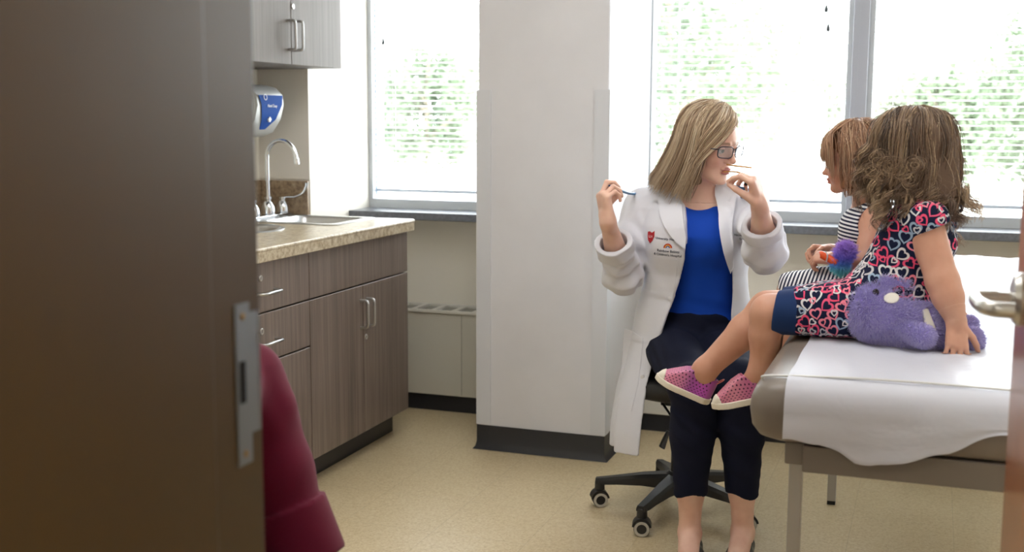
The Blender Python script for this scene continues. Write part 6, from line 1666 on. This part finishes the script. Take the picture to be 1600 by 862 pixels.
wb = furry('body', whale, q_(1300, 560) * 0 + np.array((-0.25, 2.74, 0.74)), np.array((0.14, 2.95, 0.96)), t, 26000, white=wmask)
for nm, fn, c, s in (('flipper', flip, q_(1430, 520, 2.78), 0.07), ('tail_fluke', flukeA, q_(1517, 530, 2.84), 0.05), ('tail_fluke', flukeB, q_(1508, 513, 2.915), 0.05)): furry(nm, fn, c - s, c + s, t, 5000, 0.007)
def wpatch(p): return np.maximum(whale(p) - 0.006, np.minimum(np.maximum(np.sqrt(((p[:, 0] - cW1[0]) / 0.017) ** 2 + ((p[:, 2] - cW1[2]) / 0.011) ** 2) - 1, 0) * 0.011 + (np.sqrt(((p[:, 0] - cW1[0]) / 0.017) ** 2 + ((p[:, 2] - cW1[2]) / 0.011) ** 2) - 1).clip(-1, 0) * 0.011, 1))
def front_(p): return p[:, 1] - 2.83
sculpt('cheek_patch', [(lambda p: np.maximum(wpatch(p), front_(p)), cW1 - 0.06, cW1 + 0.06, 0.002)], M['plush_white'], t)
def wst(p):
    tt = np.clip(((p - cW2a.astype(f32)) @ A3(cW2b - cW2a)) / float((cW2b - cW2a) @ (cW2b - cW2a)), 0, 1); q = (p - cW2a.astype(f32) - tt[:, None] * A3(cW2b - cW2a)); b = np.sqrt(q[:, 0] ** 2 + q[:, 2] ** 2) - 0.008 - 0.004 * tt
    return np.maximum(np.maximum(whale(p) - 0.006, b), front_(p))
sculpt('side_stripe', [(wst, np.minimum(cW2a, cW2b) - 0.05, np.maximum(cW2a, cW2b) + 0.05, 0.002)], M['plush_white'], t)
ey = hit(whale, np.array([[q_(1370, 452)[0], 2.70, q_(1370, 452)[2]]]), off=0.003)[0]
bm = BM(); lathe(bm, [(0.0, 0.007), (0.005, 0.006), (0.0075, 0.002), (0.0075, -0.003), (0.0, -0.005)], ey, (-0.1, -1, 0.3), 20); obj('eye', bm, mat('glossy_brown_eye', '23161A', 0.08), t, True)

# ---------------------------------------------------------------- seated grown-up in a maroon shirt behind the door frame
MP = thing('person', 'person in a maroon shirt half hidden by the door frame, folded sleeve showing', 'person', (-1.1, 1.75, 0))
M['maroon'] = fabric('maroon_cotton', '640E2C', 0.85, 800, 0.15); M['jeans'] = fabric('dark_jeans', '2A3348', 0.9, 900, 0.2)
YM_ = 1.80
msh = P(383, 592, YM_); mel = P(424, 735, YM_); mwr = mel + (P(462, 850, YM_) - mel) * 2.0
shF = msh + np.array((0.01, -0.36, 0.0)); mc = (msh + shF) / 2 + np.array((-0.03, 0, 0.0)); mpel = np.array((mc[0] - 0.03, mc[1] - 0.03, 0.47)); mneck = mc + np.array((-0.01, 0.0, 0.06)); mhead = mneck + np.array((-0.04, 0, 0.16))
hm = Head(mhead, (0.93, 0.3, -0.05), (0, 0, 1.0), 0.98)
elF = shF + np.array((-0.02, -0.02, -0.27)); wrF = elF + np.array((0.20, 0.06, -0.06))
HM = Hand(mwr, mwr - mel, (-0.3, 0, -1.0), 1, 0.95, curls=((0.3, 0.4, 0.3),) * 4, thumb=(0.3, 0.2, 0.2)); HM2 = Hand(wrF, wrF - elF, (0, 0, -1.0), -1, 0.95, curls=((0.3, 0.4, 0.3),) * 4, thumb=(0.3, 0.2, 0.2))
mk1 = mpel + np.array((0.42, -0.04, -0.045)); mk2 = mpel + np.array((0.42, -0.20, -0.045)); ma1 = mk1 + np.array((0.03, 0.0, -0.39)); ma2 = mk2 + np.array((0.03, 0.0, -0.39))
def mb(p):
    d = smin(rc(p, mpel, mc, 0.13, 0.12), rc(p, msh, shF, 0.045, 0.045), 0.06); d = smin(d, smin(hm.sdf(p), rc(p, mneck, mhead - np.array((0, 0, 0.07)), 0.055, 0.052), 0.02), 0.02)
    for a, b, c in ((msh, mel, mwr), (shF, elF, wrF)): d = smin(d, uni([rc(p, a, b, 0.045, 0.038), rc(p, b, c, 0.038, 0.025)], 0.01), 0.02)
    for a, b in ((mk1, ma1), (mk2, ma2)): d = smin(d, uni([rc(p, mpel, a, 0.08, 0.06), rc(p, a, b, 0.06, 0.035), rc(p, b, b + np.array((0.12, 0.0, -0.03)), 0.035, 0.03)], 0.02), 0.02)
    return d
sculpt('body', [(mb, (-1.6, 1.3, 0.0), (-0.3, 2.1, 1.35), 0.009), (HM.sdf, *HM.bounds(), 0.003), (HM2.sdf, *HM2.bounds(), 0.003)], M['skin'], MP)
def ms(p):
    d = smin(rc(p, mpel + np.array((0, 0, 0.02)), mc, 0.145, 0.135), rc(p, msh, shF, 0.06, 0.06), 0.06)
    for a, b, c in ((msh, mel, mwr), (shF, elF, wrF)):
        cf = b + (c - b) * 0.60
        s = uni([rc(p, a, a + (b - a) * 0.45, 0.062, 0.070), rc(p, a + (b - a) * 0.45, b, 0.070, 0.072), rc(p, b, cf, 0.072, 0.070)], 0.03) + wrinkle(p, 0.006, (38, 10, 16), 0.5, 3.0)
        s = smax(s, (p - cf.astype(f32)) @ A3(nz(c - b)), 0.004); bd = np.maximum(np.maximum(rc(p, b, cf + (cf - b) * 0.3, 0.076, 0.086), (p - cf.astype(f32)) @ A3(nz(c - b)) - 0.004), -((p - (b + (c - b) * 0.24).astype(f32)) @ A3(nz(c - b))))
        s = smin(s, bd, 0.004); s = smax(s, -rc(p, b + (c - b) * 0.22, c, 0.046, 0.05), 0.003); d = smin(d, s, 0.03)
    return smax(smax(d, -rc(p, mneck + np.array((0, 0, -0.01)), mhead, 0.06, 0.06), 0.004), mpel[2] - 0.02 - p[:, 2], 0.005)
sculpt('shirt', [(ms, (-1.6, 1.3, 0.35), (-0.5, 2.1, 1.15), 0.0055)], M['maroon'], MP)
def mj(p):
    d = rc(p, mpel + np.array((-0.01, 0, 0)), mpel + np.array((0.01, 0, 0.05)), 0.145, 0.14)
    for a, b in ((mk1, ma1), (mk2, ma2)): d = smin(d, smax(uni([rc(p, mpel, a, 0.095, 0.070), rc(p, a, b, 0.070, 0.06)], 0.02), 0.10 - p[:, 2], 0.004), 0.02)
    return smax(d, p[:, 2] - 0.60, 0.004)
sculpt('trousers', [(mj, (-1.6, 1.3, 0.05), (-0.4, 2.1, 0.65), 0.008)], M['jeans'], MP)
for b in (ma1, ma2):
    e = b + np.array((0.13, 0.0, 0)); e[2] = 0.035; h_ = b.copy(); h_[2] = 0.04
    sculpt('shoe', [(lambda p: smax(rc(p, h_, e, 0.045, 0.042), -p[:, 2] + 0.001, 0.003), np.minimum(h_, e) - 0.07, np.maximum(h_, e) + 0.07, 0.005)], M['shoe_black'], MP)
mh = sculpt('hair', [(hair_base(hm, 0.100, 0.086, 0.122, -0.06, 0.02, 0.3), hm.O - 0.17, hm.O + 0.17, 0.005)], mat('dark_hair', '33261E', 0.5), MP)
CH = thing('guest_chair', 'dark guest chair under the person in the maroon shirt', 'chair', (mpel[0], mpel[1], 0))
cx_, cy_ = mpel[0], mpel[1]
bm = BM(); box(bm, cx_ - 0.20, cx_ + 0.24, cy_ - 0.21, cy_ + 0.21, 0.30, 0.33, 0.012); obj('seat', bm, M['black_plastic'], CH, True)
bm = BM(); box(bm, cx_ - 0.22, cx_ - 0.19, cy_ - 0.20, cy_ + 0.20, 0.52, 0.80, 0.012); obj('backrest', bm, M['black_plastic'], CH, True)
for sx in (-0.205, 0.21):
    for sy in (-0.19, 0.19):
        bm = BM(); tube(bm, [(cx_ + sx, cy_ + sy, 0), (cx_ + sx, cy_ + sy, 0.31 if sx > 0 else 0.56)], 0.011, 10); obj('leg', bm, M['steel'], CH, True)
# ---------------------------------------------------------------- outside
def outside():
    bm = BM(); box(bm, -60, 60, 5.3, 90, -0.35, -0.3); 
    o = struct('ground', bm, noise_color(mat('pale_concrete', 'C9C7C0', 0.8), [(0.3, 'BFBDB6'), (0.7, 'D2D0C9')], 1.5), label='pale sunlit pavement outside the windows')
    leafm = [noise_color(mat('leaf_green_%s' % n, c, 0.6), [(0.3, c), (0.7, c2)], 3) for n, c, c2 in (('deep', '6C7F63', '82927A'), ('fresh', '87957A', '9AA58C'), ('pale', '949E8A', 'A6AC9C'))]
    bark = mat('bark', '98907F', 0.9)
    rg = np.random.default_rng(5)
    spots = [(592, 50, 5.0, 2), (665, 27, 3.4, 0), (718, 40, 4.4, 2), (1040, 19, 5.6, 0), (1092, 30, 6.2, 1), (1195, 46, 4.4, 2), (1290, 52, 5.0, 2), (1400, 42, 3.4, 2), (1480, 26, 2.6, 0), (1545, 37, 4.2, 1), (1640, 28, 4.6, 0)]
    names = ['bushy green tree seen faintly at the left edge of the left window', 'dense green tree seen in the middle of the left window', 'loose green tree seen beside the pillar in the left window',
             'tall dark green tree beside the pillar behind the woman', 'tall green tree seen above the woman', 'pale distant tree right of the woman', 'pale distant tree just left of the mullion',
             'low pale tree right of the mullion above the small girl', 'green tree seen above the older girl', 'green tree seen at the right end of the right window', 'tall green tree beyond the door edge']
    for i, (px, Y, h, kd) in enumerate(spots):
        kd = 1 if kd == 'F' else kd
        x = P(px, 180, Y)[0]; t = thing('tree', names[i], 'tree', (x, Y, -0.3), 'trees outside the windows')
        bm = BM(); tube(bm, [(x, Y, -0.3), (x + 0.05, Y, h * 0.3), (x, Y + 0.1, h * 0.75)], [0.07, 0.05, 0.03], 10)
        for k in range(6):
            a = k * 1.05; tube(bm, [(x, Y, h * (0.2 + 0.07 * k)), (x + math.cos(a) * 0.8, Y + math.sin(a) * 0.8, h * (0.38 + 0.08 * k))], [0.06, 0.02], 6)
        obj('trunk', bm, bark, t, True)
        n = 5200; cr = h * 0.33
        c = rg.normal(size=(26, 3)); c /= np.linalg.norm(c, axis=1)[:, None]
        c = c * (rg.random((26, 1)) ** 0.4) * np.array([cr, cr, h * 0.42]) + np.array([x, Y, h * 0.42])
        pts = c[rg.integers(0, 26, n)] + rg.normal(size=(n, 3)) * cr * 0.21
        pts = pts[pts[:, 2] > -0.15]; n = len(pts)
        a = rg.normal(size=(n, 3)); a /= np.linalg.norm(a, axis=1)[:, None]; b = np.cross(a, rg.normal(size=(n, 3))); b /= np.linalg.norm(b, axis=1)[:, None]
        s = rg.uniform(0.06, 0.13, (n, 1))
        V = np.stack([pts - a * s, pts - b * s * 0.5, pts + a * s, pts + b * s * 0.5], 1).reshape(-1, 3) - np.array([x, Y, -0.3])
        me = bpy.data.meshes.new('foliage'); me.from_pydata(V.tolist(), [], np.arange(4 * n).reshape(-1, 4).tolist()); 
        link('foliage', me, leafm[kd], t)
outside()
w = bpy.data.worlds.new('overcast_sky'); SC.world = w; w.use_nodes = True
bg = w.node_tree.nodes['Background']; bg.inputs[0].default_value = (0.93, 0.97, 1.0, 1); bg.inputs[1].default_value = SKY
# ceiling lamps: troffers with diffusers that give the light
def troffer(x, y, sx, sy, power, label, zc=ZC):
    t = thing('ceiling_light', label, 'ceiling light', (x, y, zc - 0.03), 'fluorescent ceiling panels')
    bm = BM()
    for (a, b, c_, d_) in ((x - sx, x + sx, y - sy, y - sy + 0.03), (x - sx, x + sx, y + sy - 0.03, y + sy), (x - sx, x - sx + 0.03, y - sy + 0.03, y + sy - 0.03), (x + sx - 0.03, x + sx, y - sy + 0.03, y + sy - 0.03)):
        box(bm, a, b, c_, d_, zc - 0.03, zc - 0.001)
    obj('frame', bm, M['white_plastic'], t)
    em = mat('lamp_diffuser', 'FFFFFF', 0.5); bsdf(em).inputs['Emission Color'].default_value = (1, 0.98, 0.955, 1); bsdf(em).inputs['Emission Strength'].default_value = power
    bm = BM(); box(bm, x - sx + 0.03, x + sx - 0.03, y - sy + 0.03, y + sy - 0.03, zc - 0.024, zc - 0.016); obj('diffuser', bm, em, t)
troffer(-0.9, 2.6, 0.61, 0.61, ROOM, 'square ceiling light panel over the middle of the room')
troffer(0.75, 2.6, 0.3, 0.61, ROOM, 'ceiling light panel near the right wall')
troffer(-1.0, -0.6, 0.61, 0.3, CORR, 'corridor ceiling light panel outside the door')
# daylight portals in the window openings
for (n, x0, x1) in WINS:
    ld = bpy.data.lights.new('window_portal', 'AREA'); ld.shape = 'RECTANGLE'; ld.size = x1 - x0; ld.size_y = 1.5
    ld.cycles.is_portal = True
    lo = bpy.data.objects.new('window_portal', ld); COL.objects.link(lo); lo.location = ((x0 + x1) / 2, 4.89, 1.65)
    lo.rotation_euler = (math.radians(-90), 0, 0)
